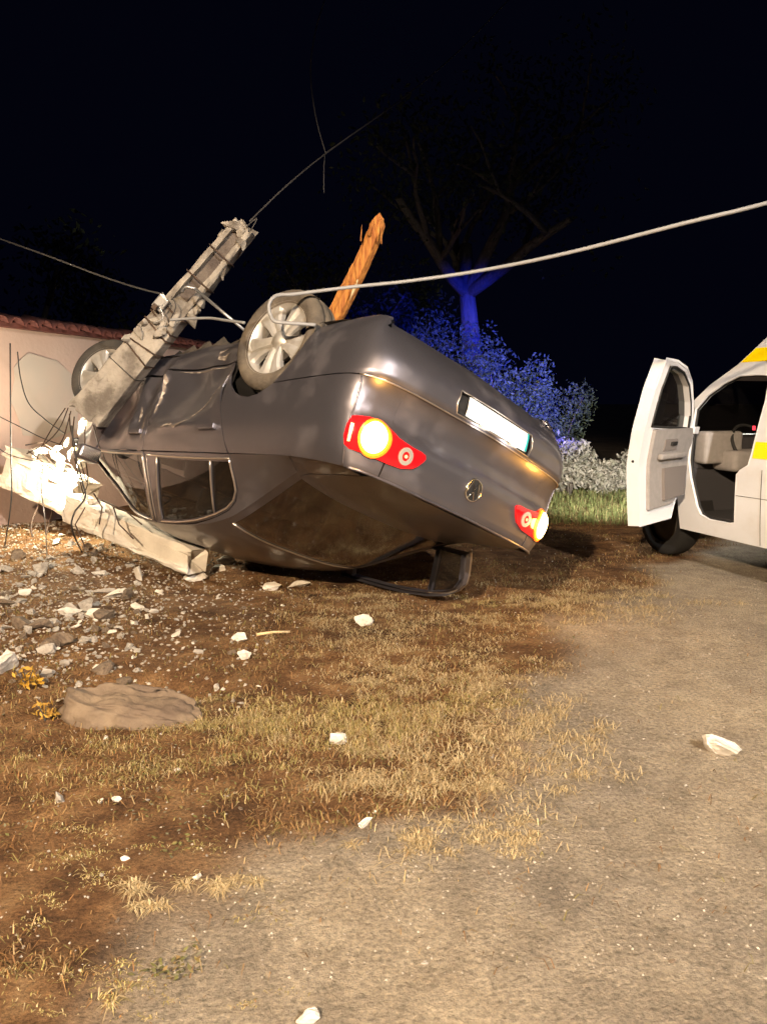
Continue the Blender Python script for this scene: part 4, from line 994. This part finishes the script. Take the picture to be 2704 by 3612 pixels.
cable('sagging_wire', [at(-60,820,6.6), at(150,895,6.4), at(350,970,6.2), at(470,1010,6.0), at(565,1035,5.86)], .006, 'wire_dark', 'thin dark wire sagging from the pole over the pink wall')
cable('wall_wire', [at(36,1210,7.0), at(37,1400,7.0), at(38,1600,7.0), at(40,1760,6.9), gp(12,1960)], .006, 'wire_dark', 'straight dark wire hanging down before the pink wall')
cable('wall_wire', [at(62,1240,7.0), at(72,1330,7.0), at(100,1420,6.95), at(160,1480,6.8), at(230,1530,6.6)], .005, 'wire_dark', 'curved dark wire drooping before the pink wall')
cable('ground_wire', [at(-40,1450,6.9), at(60,1500,6.8), at(150,1545,6.7), at(220,1570,6.5)], .004, 'wire_dark', 'slanting thin wire running to the broken pole base')
cable('ground_wire', [at(-40,1555,6.8), at(25,1600,6.8), at(90,1620,6.75), at(150,1630,6.7)], .004, 'wire_dark', 'low thin wire ending on the bright concrete block')
cable('ground_wire', [at(252,1500,6.1), at(265,1600,6.1), at(290,1700,6.1), at(300,1755,6.05), at(262,1810,6.0), at(255,1870,5.95), gp(295,1960)], .007, 'wire_dark', 'black wire draped from the pole base down to the rubble')
cable('ground_wire', [at(150,1640,6.55), at(145,1720,6.5), at(158,1830,6.4), gp(168,2000)], .0045, 'galvanised', 'pale wire hanging from the bright block to the ground')

# ------------------------------------------------------------------ the ambulance van
VF = Vector((-.34014,.94038,0)); VLf = Vector((-.94038,-.34014,0)); VO = Vector((3.4494,7.0931,0))
van = empty('ambulance_van'); van.matrix_world = Matrix(((VF.x,VLf.x,0,VO.x),(VF.y,VLf.y,0,VO.y),(0,0,1,0),(0,0,0,1)))
tag(van, 'white ambulance van with yellow bands and its front door swung open', 'van')
def vy(z): return .95-.03*max(0,(.9-z)/.6)**2 if z < .9 else .95-.17*((z-.9)/.9)**1.2
def VS(x, z, s=1):
    t = max(0, x-.25); return (x, s*(vy(z)-.55*t*t), z)
vcen = lambda P: Vector((P.x, 0, P.z))
OPEN = [(-.03,1.328),(-.06,.90),(-.09,.76),(-.13,.65),(-.175,.52),(-.22,.455),(-.323,.425),(-.55,.425),(-.60,.44),(-.607,.823),(-.64,.86),(-.72,.905),(-.735,1.0),(-.765,1.40),(-.755,1.55),(-.722,1.595),(-.60,1.60),(-.441,1.595),(-.285,1.536),(-.131,1.443)]
va = arch(.42,.36,.40,.30)
va = arch(.36,.36,.36,.30)
OUTER = [(.03,.30),(-1.62,.28),(-1.62,2.02),(-.80,2.02),(-.62,1.87),(-.41,1.69),(-.136,1.523),(.165,1.26),(.46,1.05),(.66,.99),(.82,.90),(.90,.75),(.92,.50),(.88,.30),(.73,.30)]+[p for p in va[::-1] if .03 < p[0] < .72 and p[1] > .31]
skin('side_panel', [surf(lambda x, z: VS(x, z), OUTER, [OPEN], sp=.07, spb=.035, rim=.05, centre=vcen)], 'van_white', van)
skin('side_panel', [surf(lambda x, z: VS(x, z, -1), OUTER, [[(-.10,1.30),(-.06,1.02),(-.70,1.02),(-.74,1.53),(-.45,1.55),(-.28,1.49)]], sp=.10, spb=.06, rim=.03, centre=vcen)], 'van_white', van)
REAR = [(-1.63,.28),(-2.0,.28)]+[p for p in arch(-2.5,.36,.40,.30)[::1] if p[1] > .30][::-1][::-1]+[(-3.35,.30),(-3.40,.9),(-3.32,2.02),(-1.63,2.02)]
REAR = [(-1.63,.28),(-2.13,.28)]+[p for p in arch(-2.5,.36,.38,.30)[::-1] if p[1] > .31]+[(-2.88,.28),(-3.35,.30),(-3.40,.9),(-3.32,2.02),(-1.63,2.02)]
for s in (1, -1): skin('rear_side_panel', [surf(lambda x, z: VS(x, z, s), REAR, sp=.14, spb=.08, rim=.02, centre=vcen)], 'van_white', van)
# roof, bonnet, windscreen, tail as lofted strips
def loft(name, rows, m, smooth=True, n=9):
    V, F = [], []
    for x, hw, z, crown in rows:
        for k in range(n):
            q = -1+2*k/(n-1); V.append((x, hw*q, z+crown*(1-abs(q)**2.5)))
    for i in range(len(rows)-1):
        for k in range(n-1): F.append((i*n+k, i*n+k+1, (i+1)*n+k+1, (i+1)*n+k))
    return mesh_obj(name, V, F, m, van, smooth=smooth)
loft('roof', [(-.44,vy(1.70),1.70,.05),(-.62,vy(1.87),1.87,.08),(-.80,vy(2.02),2.02,.12),(-1.2,vy(2.02),2.02,.22),(-2.2,vy(2.02),2.02,.25),(-3.32,vy(2.02),2.02,.20)], 'van_white')
sc = loft('windscreen', [(-.40,vy(1.68)-.04,1.68,.03),(.16,vy(1.25)-.05,1.25,.03),(.46,vy(1.05)-.07,1.05,.03)], 'dark_glass')
loft('bonnet', [(.46,.90,1.05,.04),(.66,.85,.985,.05),(.82,.76,.90,.05),(.90,.71,.75,.03)], 'van_white')
loft('front_bumper', [(.90,.71,.75,.0),(.95,.70,.62,.0),(.96,.70,.42,.0),(.88,.72,.28,.0)], 'black_plastic')
mesh_obj('rear_doors', [(-3.40,-.93,.30),(-3.40,.93,.30),(-3.40,.93,.9),(-3.32,.76,2.02),(-3.30,0,2.22),(-3.32,-.76,2.02),(-3.40,-.93,.9)], [(0,1,2,3,4,5,6)], 'van_white', van)
box('underfloor', (-3.3,-.88,.30), (.0,.88,.40), 'underbody', van, bev=0)
for s in (1, -1):
    for nm, x in (('van_wheel',.36),('van_wheel',-2.5)):
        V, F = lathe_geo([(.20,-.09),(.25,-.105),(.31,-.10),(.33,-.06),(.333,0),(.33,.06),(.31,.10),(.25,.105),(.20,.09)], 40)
        w = mesh_obj('wheel', V, F, 'van_tyre_shaded', van, smooth=True); w.location = (x, s*.75, .315); w.scale = (.945,.945,.945)
        V, F = lathe_geo([(.205,-.09*s),(.20,.05*s),(.16,.06*s),(.08,.085*s),(.05,.095*s),(.001,.097*s)], 32); mesh_obj('rim', V, F, 'rim_dark', w, smooth=True)  # rim colour also carries the shadow under the van
        if x > 0:
            a = arch(.36,.36,.365,.34,14); V = []
            for px_, pz in a: V += [(px_, s*.90, pz), (px_, s*.58, pz)]
            mesh_obj('wheel_housing', V, [(2*i, 2*i+2, 2*i+3, 2*i+1) for i in range(len(a)-1)], 'black_plastic', van)
# door seals and the cab inside
def seal(off, m, r): 
    return tube('door_seal', [Vector(VS(x, z))+Vector((0, off, 0)) for x, z in densify(OPEN, .05)], r, m, van, 5, True)
seal(-.035, 'rubber', .014); seal(-.005, 'van_inner', .008)
box('cab_floor', (-.95,-.85,.40), (.35,.84,.44), 'cab_dark', van, bev=0)
box('cab_partition', (-1.02,-.82,.44), (-.98,.82,1.85), 'cab_dark', van, bev=0)
db = box('dashboard', (.02,-.82,.80), (.50,.80,1.08), 'cab_dark', van, bev=.05, seg=3)
box('dash_end', (-.10,.40,.86), (.06,.80,1.14), 'trim_grey', db, bev=.04, seg=3)
box('glove_shelf', (-.24,.05,.80), (.04,.62,.98), 'trim_grey', db, bev=.05, seg=3)
box('footwell', (.04,-.80,.44), (.30,.80,.82), 'cab_dark', van, bev=0)
wheel_c = Vector((-.14,.36,1.02)); 
tube('steering_wheel', [wheel_c+Vector((.10*math.sin(a)*1., .19*math.cos(a), .17*math.sin(a))) for a in [2*math.pi*i/28 for i in range(28)]], .014, 'rubber', van, 7, True)
vst = box('driver_seat', (-.86,.16,.62), (-.42,.66,.82), 'seat_cloth', van, bev=.07, seg=3)
box('seat_back', (-.98,.17,.78), (-.80,.65,1.42), 'seat_cloth', vst, bev=.07, seg=3)
box('seat_arm', (-.84,.64,.80), (-.50,.70,.92), 'trim_grey', vst, bev=.03, seg=3)
box('sun_visor', (-.52,.12,1.56), (-.22,.66,1.60), 'trim_grey', van, bev=.012, seg=3, tf=lambda c: Vector((c.x, c.y, c.z+(-.22-c.x)*.22)))
box('headlining', (-.98,-.72,1.62), (-.45,.72,1.66), 'trim_grey', van, bev=.01)
tag(box('warning_light', (-.52,.70,1.165), (-.50,.715,1.20), 'red_small', van, bev=.003), 'small red light inside the cab')
# bands
def vband(pts, nm='yellow_band'): return skin('reflective_band', [surf(lambda x, z: VS(x, z), pts, sp=.08, off=.003, rim=.002, centre=vcen)], nm, van)
vband([(-.43,1.70),(-.555,1.805),(-1.62,1.805),(-1.62,1.70)]); vband([(-.752,.962),(-.758,1.088),(-1.62,1.088),(-1.62,.962)]); vband([(-1.64,.962),(-1.64,1.088),(-3.3,1.088),(-3.3,.962)]); vband([(-1.64,1.70),(-1.64,1.805),(-3.3,1.805),(-3.3,1.70)]); vband([(-.95,.60),(-.95,.64),(-1.62,.64),(-1.62,.60)])
tube('panel_gap', [Vector(VS(-.86, .30+.58*i/10))+Vector((0,.001,0)) for i in range(11)], .003, 'rubber', van, 4)
tube('panel_gap', [Vector(VS(-.61-.5*i/10, .66))+Vector((0,.001,0)) for i in range(11)], .002, 'rubber', van, 4)
# beacon bar on the roof: it throws the blue light on the trees
bb = box('beacon_bar', (-1.15,-.62,2.24), (-.90,.62,2.30), 'black_plastic', van, bev=.02)
for s in (-1, 1):
    box('beacon_lens', (-1.14,s*.42-.18,2.29), (-.91,s*.42+.18,2.42), 'blue_lens', bb, bev=.04, seg=3)
bl = bpy.data.lights.new('beacon_light', 'SPOT'); bl.energy = 21000; bl.color = (.004,.022,1); bl.spot_size = R_(30); bl.spot_blend = .9; bl.shadow_soft_size = .12
bo = bpy.data.objects.new('beacon_light', bl); col.objects.link(bo); bo.location = van.matrix_world @ Vector((-.86,.42,2.36))
bo.rotation_euler = (at(1745,1330,13)-bo.location).to_track_quat('-Z','Y').to_euler()
# headlamps of the van throw white light on the hedge
for s in (1, -1):
    box('headlight', (.80,s*.58-.12,.66), (.935,s*.58+.12,.84), 'lamp_white', van, bev=.03, seg=3)
    h2 = bpy.data.lights.new('van_headlight_light', 'SPOT'); h2.energy = 620; h2.color = (1,.93,.84); h2.spot_size = R_(60); h2.spot_blend = .7; h2.shadow_soft_size = .06
    h3 = bpy.data.objects.new('van_headlight_light', h2); col.objects.link(h3); h3.location = van.matrix_world @ Vector((1.02,s*.58,.76))
    h3.rotation_euler = (Vector((2.6,12.0,.35))-h3.location).to_track_quat('-Z','Y').to_euler()
# the open door
HX, HY, PHI = .085, .955, R_(64)
def dtf(s, off, z):     # s along the door from its hinge, off towards the cab side
    lean = -.17*((z-.9)/.9)**1.2 if z > .9 else -.03*max(0,(.9-z)/.6)**2
    c, si = math.cos(PHI), math.sin(PHI); o = off-lean
    # closed door: along -x, inner side -y; opened about the hinge
    return Vector((HX-s*c-o*si, HY+s*si-o*c, z))
DO = [(.30,.425),(.86,.415),(.885,.80),(.905,1.18),(.875,1.50),(.815,1.722),(.60,1.712),(.40,1.665),(.24,1.56),(.12,1.40),(.03,1.22),(.0,1.10),(.0,.84),(.06,.74),(.16,.62),(.24,.52)]
DW = [(.79,1.20),(.765,1.48),(.715,1.655),(.60,1.655),(.44,1.615),(.30,1.53),(.19,1.40),(.12,1.28),(.10,1.17)]
dcen = lambda off: (lambda P: P+(Vector((math.sin(PHI),math.cos(PHI),0))*(1 if off else -1)))
def dskin(nm, poly, holes, off, m, parent, inner, rim=.02, sp=.07):
    c_in = Vector((-math.sin(PHI),-math.cos(PHI),0))
    return skin(nm, [surf(lambda s, z: tuple(dtf(s, off, z)), poly, holes, sp=sp, spb=.04, rim=rim, centre=lambda P: P-(c_in if inner else -c_in))], m, parent)
vd = dskin('door', DO, [DW], 0, 'van_white', van, False, .10); tag(vd, 'front door swung wide open showing its grey trim')
dskin('inner_frame', DO, [DW], .095, 'van_inner', vd, True, .0)
DT = [(.32,.56),(.74,.54),(.75,.90),(.75,1.17),(.07,1.17),(.03,1.08),(.03,.86),(.10,.76),(.20,.65)]
tr = dskin('trim_panel', DT, [], .125, 'trim_grey', vd, True, .03)
dskin('door_pocket', [(.16,.62),(.52,.60),(.54,.86),(.12,.86)], [], .150, 'trim_dark', vd, True, .03)
dskin('grab_recess', [(.33,1.00),(.56,1.00),(.55,1.09),(.34,1.09)], [], .134, 'trim_dark', vd, True, .012)
dskin('window_glass', DW, [], .05, 'dark_glass', vd, True, 0)
tube('window_seal', [dtf(s, .098, z) for s, z in densify(DW, .05)], .010, 'rubber', vd, 5, True)
box('door_check', (-.0,-.05,.90), (.14,.02,.96), 'rubber', van, bev=.006, tf=lambda c: Vector((HX-.05-c.x*.5, HY+c.y-.02, c.z)))
tube('latch', [dtf(.80,.05,.93), dtf(.895,.05,.93)], .012, 'rubber', vd, 6)
mirr = box('door_mirror', (0,0,0), (.2,.09,.27), 'black_plastic', vd, bev=.03, seg=3, tf=lambda c: dtf(.12+c.x, -.22+c.y, 1.20+c.z))
tube('mirror_arm', [dtf(.06,0,1.22), dtf(.12,-.16,1.26)], .02, 'black_plastic', vd, 6)
for hz in (.90, 1.12): box('hinge', (0,0,0), (.10,.07,.06), 'rubber' if hz < 1 else 'van_inner', vd, bev=.008, tf=lambda c, hz=hz: dtf(-.06+c.x, .06+c.y, hz+c.z))
box('armrest', (0,0,0), (.46,.05,.05), 'trim_grey', vd, bev=.02, seg=3, tf=lambda c: dtf(.18+c.x, .12+c.y, .93+c.z))
box('inner_handle', (0,0,0), (.10,.02,.03), 'rubber', vd, bev=.006, tf=lambda c: dtf(.36+c.x, .13+c.y, 1.04+c.z))
box('door_handle', (0,0,0), (.20,.03,.05), 'black_plastic', vd, bev=.01, tf=lambda c: dtf(.62+c.x, -.035+c.y, .97+c.z))

# ------------------------------------------------------------------ stones, rubble, stick
def stone(px, py, wpx, asp, m, label, seed, kind='stone', nm=None, flat=.55, n=15, rot=None, group=None):
    c = gp(px, py); s = wpx*c.length/FPX*.98; c = gp(px, py+wpx*.12)
    bm = hull_rock(seed, n, (s, s*asp, s*flat)); o = bm_obj(nm or 'stone', bm, m)
    o.location = (c.x, c.y, gh(c.x, c.y)+s*flat*.26); o.rotation_euler = rot or (random.uniform(-.15,.15), random.uniform(-.15,.15), random.uniform(-.4,.4))
    return tag(o, label, kind, group)
W_, G_, B_, P_ = 'stone_white', 'stone_grey', 'stone_brown', 'concrete_pale'
stone(1280,2192,78,.8,W_,'rounded white plaster lump on orange straw below the open car door',501,flat=.72,n=24)
stone(1190,2612,74,.8,W_,'angular white chunk standing in the olive grass',502,flat=1.05,n=11,rot=(.2,.5,.3))
stone(2545,2628,158,.62,W_,'large flat white chunk lying alone on the gravel',503,flat=.50,n=14,rot=(.0,.22,-.45))
stone(1290,2912,82,.55,W_,'pointed white shard at the edge of the gravel',504,flat=.5,n=9,rot=(.1,-.35,.5))
stone(192,2815,92,.8,G_,'pale grey flat chunk with a pointed end among low weeds',505,flat=.5,n=9,rot=(.2,.1,.2))
stone(360,2822,38,.8,W_,'left lump of a pair of small white lumps',506); stone(412,2820,44,.8,W_,'right lump of a pair of small white lumps',507)
stone(842,2254,78,.7,W_,'white lump beside the thin stick',508); stone(862,2318,74,.6,W_,'white triangular lump below the thin stick',509,n=10,flat=.7)
stone(958,2068,80,.6,P_,'pale lump under the roof edge nearest the pole fragment',510); stone(1052,2058,104,.45,P_,'long pale slab under the car roof edge',511,flat=.32)
stone(692,2036,92,.6,W_,'white lump at the end of the fallen pole length',512); stone(800,1990,84,.6,P_,'pale rough lump between pole end and roof edge',513); stone(770,2012,66,.6,P_,'smaller pale lump beside the pole end',523)
stone(482,2040,66,.7,P_,'upright pale shard in the middle of the rubble',514,flat=1.2,n=9); stone(242,2160,92,.55,W_,'long whitish lump in the rubble',515,flat=.42); stone(332,2172,84,.55,P_,'pale jagged lump beside the long whitish one',516,flat=.5)
stone(148,2212,112,.6,B_,'brown flat slab tilted in the rubble',517,flat=.42,n=10); stone(222,2270,92,.7,B_,'brown rounded stone below the tilted slab',518,n=26,flat=.7); stone(166,2302,78,.6,G_,'grey oval pebble next to the brown rounded stone',519,n=30,flat=.6)
stone(28,2366,112,.9,W_,'big white broken block at the rubble edge',520,flat=.9,n=11); stone(168,2392,58,.9,G_,'narrow grey shard near the yellow weed',521,flat=1.2,n=9); stone(232,2346,56,.7,G_,'squat grey stone left of the rusty grass',522)
stone(370,2078,92,.35,G_,'slim grey slate lying in the rubble',524,flat=.25); stone(90,2096,56,.6,W_,'white lump high in the rubble by the wall',525); stone(262,2212,60,.4,W_,'thin white splinter in the rubble',526,flat=.3,n=8)
stone(442,3038,40,.7,W_,'small white pebble in the near weeds',527); stone(692,3094,40,.9,W_,'small upright pebble beside a straw tuft',528,flat=.9); stone(540,2158,40,.7,W_,'white cube of plaster in the brown grass',529)
stone(1085,3600,120,.7,W_,'bluish white chunk at the very edge of the gravel',530,flat=.5); stone(370,2600,26,.8,W_,'tiny pointed white chip in front of the big flat stone',531,flat=1.); stone(625,2715,26,.8,W_,'tiny white chip lying in brown grass',532,flat=.9); stone(700,2303,44,.6,G_,'small grey lump in the brown grass',533); stone(850,2480,36,.6,G_,'small grey flake right of the big stone',534,flat=.3)
stone(1498,3400,44,.7,'stone_grey','cluster of dull glassy grit on the gravel',535,flat=.4); stone(2370,3400,44,.5,'stone_brown','small tan pebble alone on the gravel',536,flat=.4)
# the big flat stone
c = gp(470,2520); bm = bmesh.new(); bmesh.ops.create_icosphere(bm, subdivisions=5, radius=.5)
for v in bm.verts:
    p = v.co.copy(); k = 1+.16*noise.noise(p*2.2+Vector((4,1,2)))+.05*noise.noise(p*6)
    k = 1+.34*noise.noise(p*1.9+Vector((4,1,2)))+.08*noise.noise(p*6); v.co = Vector((p.x*.66*k, p.y*.31*k, max(-.2, p.z*.36*k if p.z < 0 else min(p.z*.30*k, .055+.035*noise.noise(p*3.3)))))
    v.co.z -= .10*max(0, v.co.x)*1.2; v.co += p*(.035*noise.noise(p*9)+.02*noise.noise(p*21))
big = bm_obj('flat_boulder', bm, 'stone_brown', None, True); big.location = (c.x, c.y, gh(c.x, c.y)+.035); big.rotation_euler = (.10,.05,-.10)
tag(big, 'large smooth brown boulder half sunk in the soil', 'boulder')
rocks = []
for i in range(14):
    bm = hull_rock(700+i, random.Random(i).choice((10,12,15,20)), (1, random.Random(i+50).uniform(.5,.9), random.Random(i+90).uniform(.35,.75)))
    me = bpy.data.meshes.new('rubble_stone'); bm.to_mesh(me); bm.free(); me.materials.append(M[(W_,P_,G_,G_,B_,B_,G_)[i % 7]]); rocks.append(me)
rnd = random.Random(77); cnt = 0
while cnt < 295:
    px, py = rnd.uniform(-20, 1000), 1900+rnd.random()**1.2*620
    dens = sstep(900, 150, px)*sstep(2480, 2150, py)+.10
    if px > 650 and py < 2030: continue
    if rnd.random() > dens: continue
    c = gp(px, py); s = min(.15, .028*math.exp(abs(rnd.gauss(0,.66))))*(1.5 if py < 2250 and px < 500 else 1)
    o = bpy.data.objects.new('rubble_stone', rnd.choice(rocks)); col.objects.link(o); o.scale = (s, s, s); o.rotation_euler = (rnd.uniform(-.5,.5), rnd.uniform(-.5,.5), rnd.uniform(0,6.28))
    o.location = (c.x, c.y, gh(c.x, c.y)+s*.12)
    kd = {'stone_white':'white plaster','concrete_pale':'pale concrete','stone_grey':'grey stone','stone_brown':'brown stone'}[o.data.materials[0].name]; sz = 'tiny' if s < .035 else 'small' if s < .06 else 'larger'
    tag(o, f'{sz} {kd} lump in the rubble spread before the pink wall', 'stone', f'{sz} {kd} rubble lumps'); cnt += 1
cnt = 0
while cnt < 40:
    px, py = rnd.uniform(0, 2650), rnd.uniform(2300, 3560); c = gp(px, py); s = rnd.uniform(.012,.024)
    if gravel_mask(c.x, c.y) > .8 and rnd.random() < .6: continue
    o = bpy.data.objects.new('pebble', rnd.choice(rocks)); col.objects.link(o); o.scale = (s, s, s); o.rotation_euler = (rnd.uniform(-.5,.5), rnd.uniform(-.5,.5), rnd.uniform(0,6.28))
    o.location = (c.x, c.y, gh(c.x, c.y)+s*.15); kd = {'stone_white':'white','concrete_pale':'cream','stone_grey':'grey','stone_brown':'brown'}[o.data.materials[0].name]; tag(o, f'tiny stray {kd} pebble on open ground clear of the rubble', 'pebble', f'stray {kd} pebbles'); cnt += 1
c0, c1 = gp(905,2245), gp(1022,2228); c0.z = gh(c0.x, c0.y)+.012; c1.z = gh(c1.x, c1.y)+.012
st = tube('stick', [Vector(), (c1-c0)*.5+Vector((0,0,.006)), c1-c0], .009, 'split_wood_pale', None, 6); st.location = c0; tag(st, 'thin pale broken stick lying on brown grass', 'stick')
def weed(px, py, h, seed, label, hues):
    c = gp(px, py); rs2 = random.Random(seed); t = empty('weed', (c.x, c.y, gh(c.x, c.y))); V, F, C = leaf_cloud(rs2, [((0,0,h*.5),(h*.5,h*.35,h*.45)), ((h*.2,0,h*.3),(h*.4,h*.3,h*.3))], 70, h*.14, hues)
    tinted('leaves', V, F, C, 'leaf', t); o = []
    for k in range(5):
        a = rs2.uniform(0,6.28); o.append(tube_geo([(0,0,-.01), (h*.15*math.cos(a), h*.15*math.sin(a), h*.4), (h*.35*math.cos(a), h*.35*math.sin(a), h*.8)], .0022, 4))
    v, f = join(*o); mesh_obj('stem', v, f, 'bark', t); tag(t, label, 'plant')
weed(95,2440,.13,1,'small orange yellow weed beside the white broken block',[(.45,.25,.03),(.5,.30,.05)]); weed(160,2545,.10,2,'small yellow weed at the end of the big boulder',[(.42,.26,.05),(.36,.2,.04)])

# ------------------------------------------------------------------ warm street lamp and an added fill lamp behind the viewer
def street_or_fill_lamp(x, y, h, aim, energy, colr, label, size):
    t = empty('street_or_fill_lamp', (x, y, 0)); d = (Vector(aim)-Vector((x, y, 0))); d.z = 0; d.normalize()
    tube('post', [(0,0,-.2),(0,0,h*.5),(0,0,h)], lambda q: .085-.035*q, 'steel_grey', t, 12)
    tube('arm', spline([(0,0,h-.05), tuple(d*.35+Vector((0,0,h+.12))), tuple(d*1.0+Vector((0,0,h+.18)))], 5), .03, 'steel_grey', t, 8)
    hd = box('lamp_head', (.75,-.13,h+.12), (1.35,.13,h+.24), 'steel_grey', t, bev=.03, tf=lambda c: d*c.x+Vector((-d.y, d.x, 0))*c.y+Vector((0,0,c.z)))
    box('lamp_lens', (.82,-.10,h+.10), (1.28,.10,h+.125), 'lamp_warm', hd, bev=.008, tf=lambda c: d*c.x+Vector((-d.y, d.x, 0))*c.y+Vector((0,0,c.z)))
    l = bpy.data.lights.new('street_or_fill_light', 'SPOT'); l.energy = energy; l.color = colr; l.spot_size = R_(45); l.spot_blend = .5; l.shadow_soft_size = size
    lo = bpy.data.objects.new('street_or_fill_light', l); col.objects.link(lo); lo.location = Vector((x, y, h+.06))+d*1.05
    lo.rotation_euler = (Vector(aim)-lo.location).to_track_quat('-Z','Y').to_euler()
    tag(t, label, 'street lamp')
street_or_fill_lamp(-2.6, -5.5, 5.2, (-.7,4.6,.3), 13200, (1,.75,.50), 'tall grey street lamp with a warm lamp head beside the track', .12)
street_or_fill_lamp(4.8, -5.0, 5.4, (.7,4.6,.3), 8300, (1,.91,.82), 'added grey fill lamp with a paler lamp head across the track', .12)  # second lamp is an unseen addition to even out the light
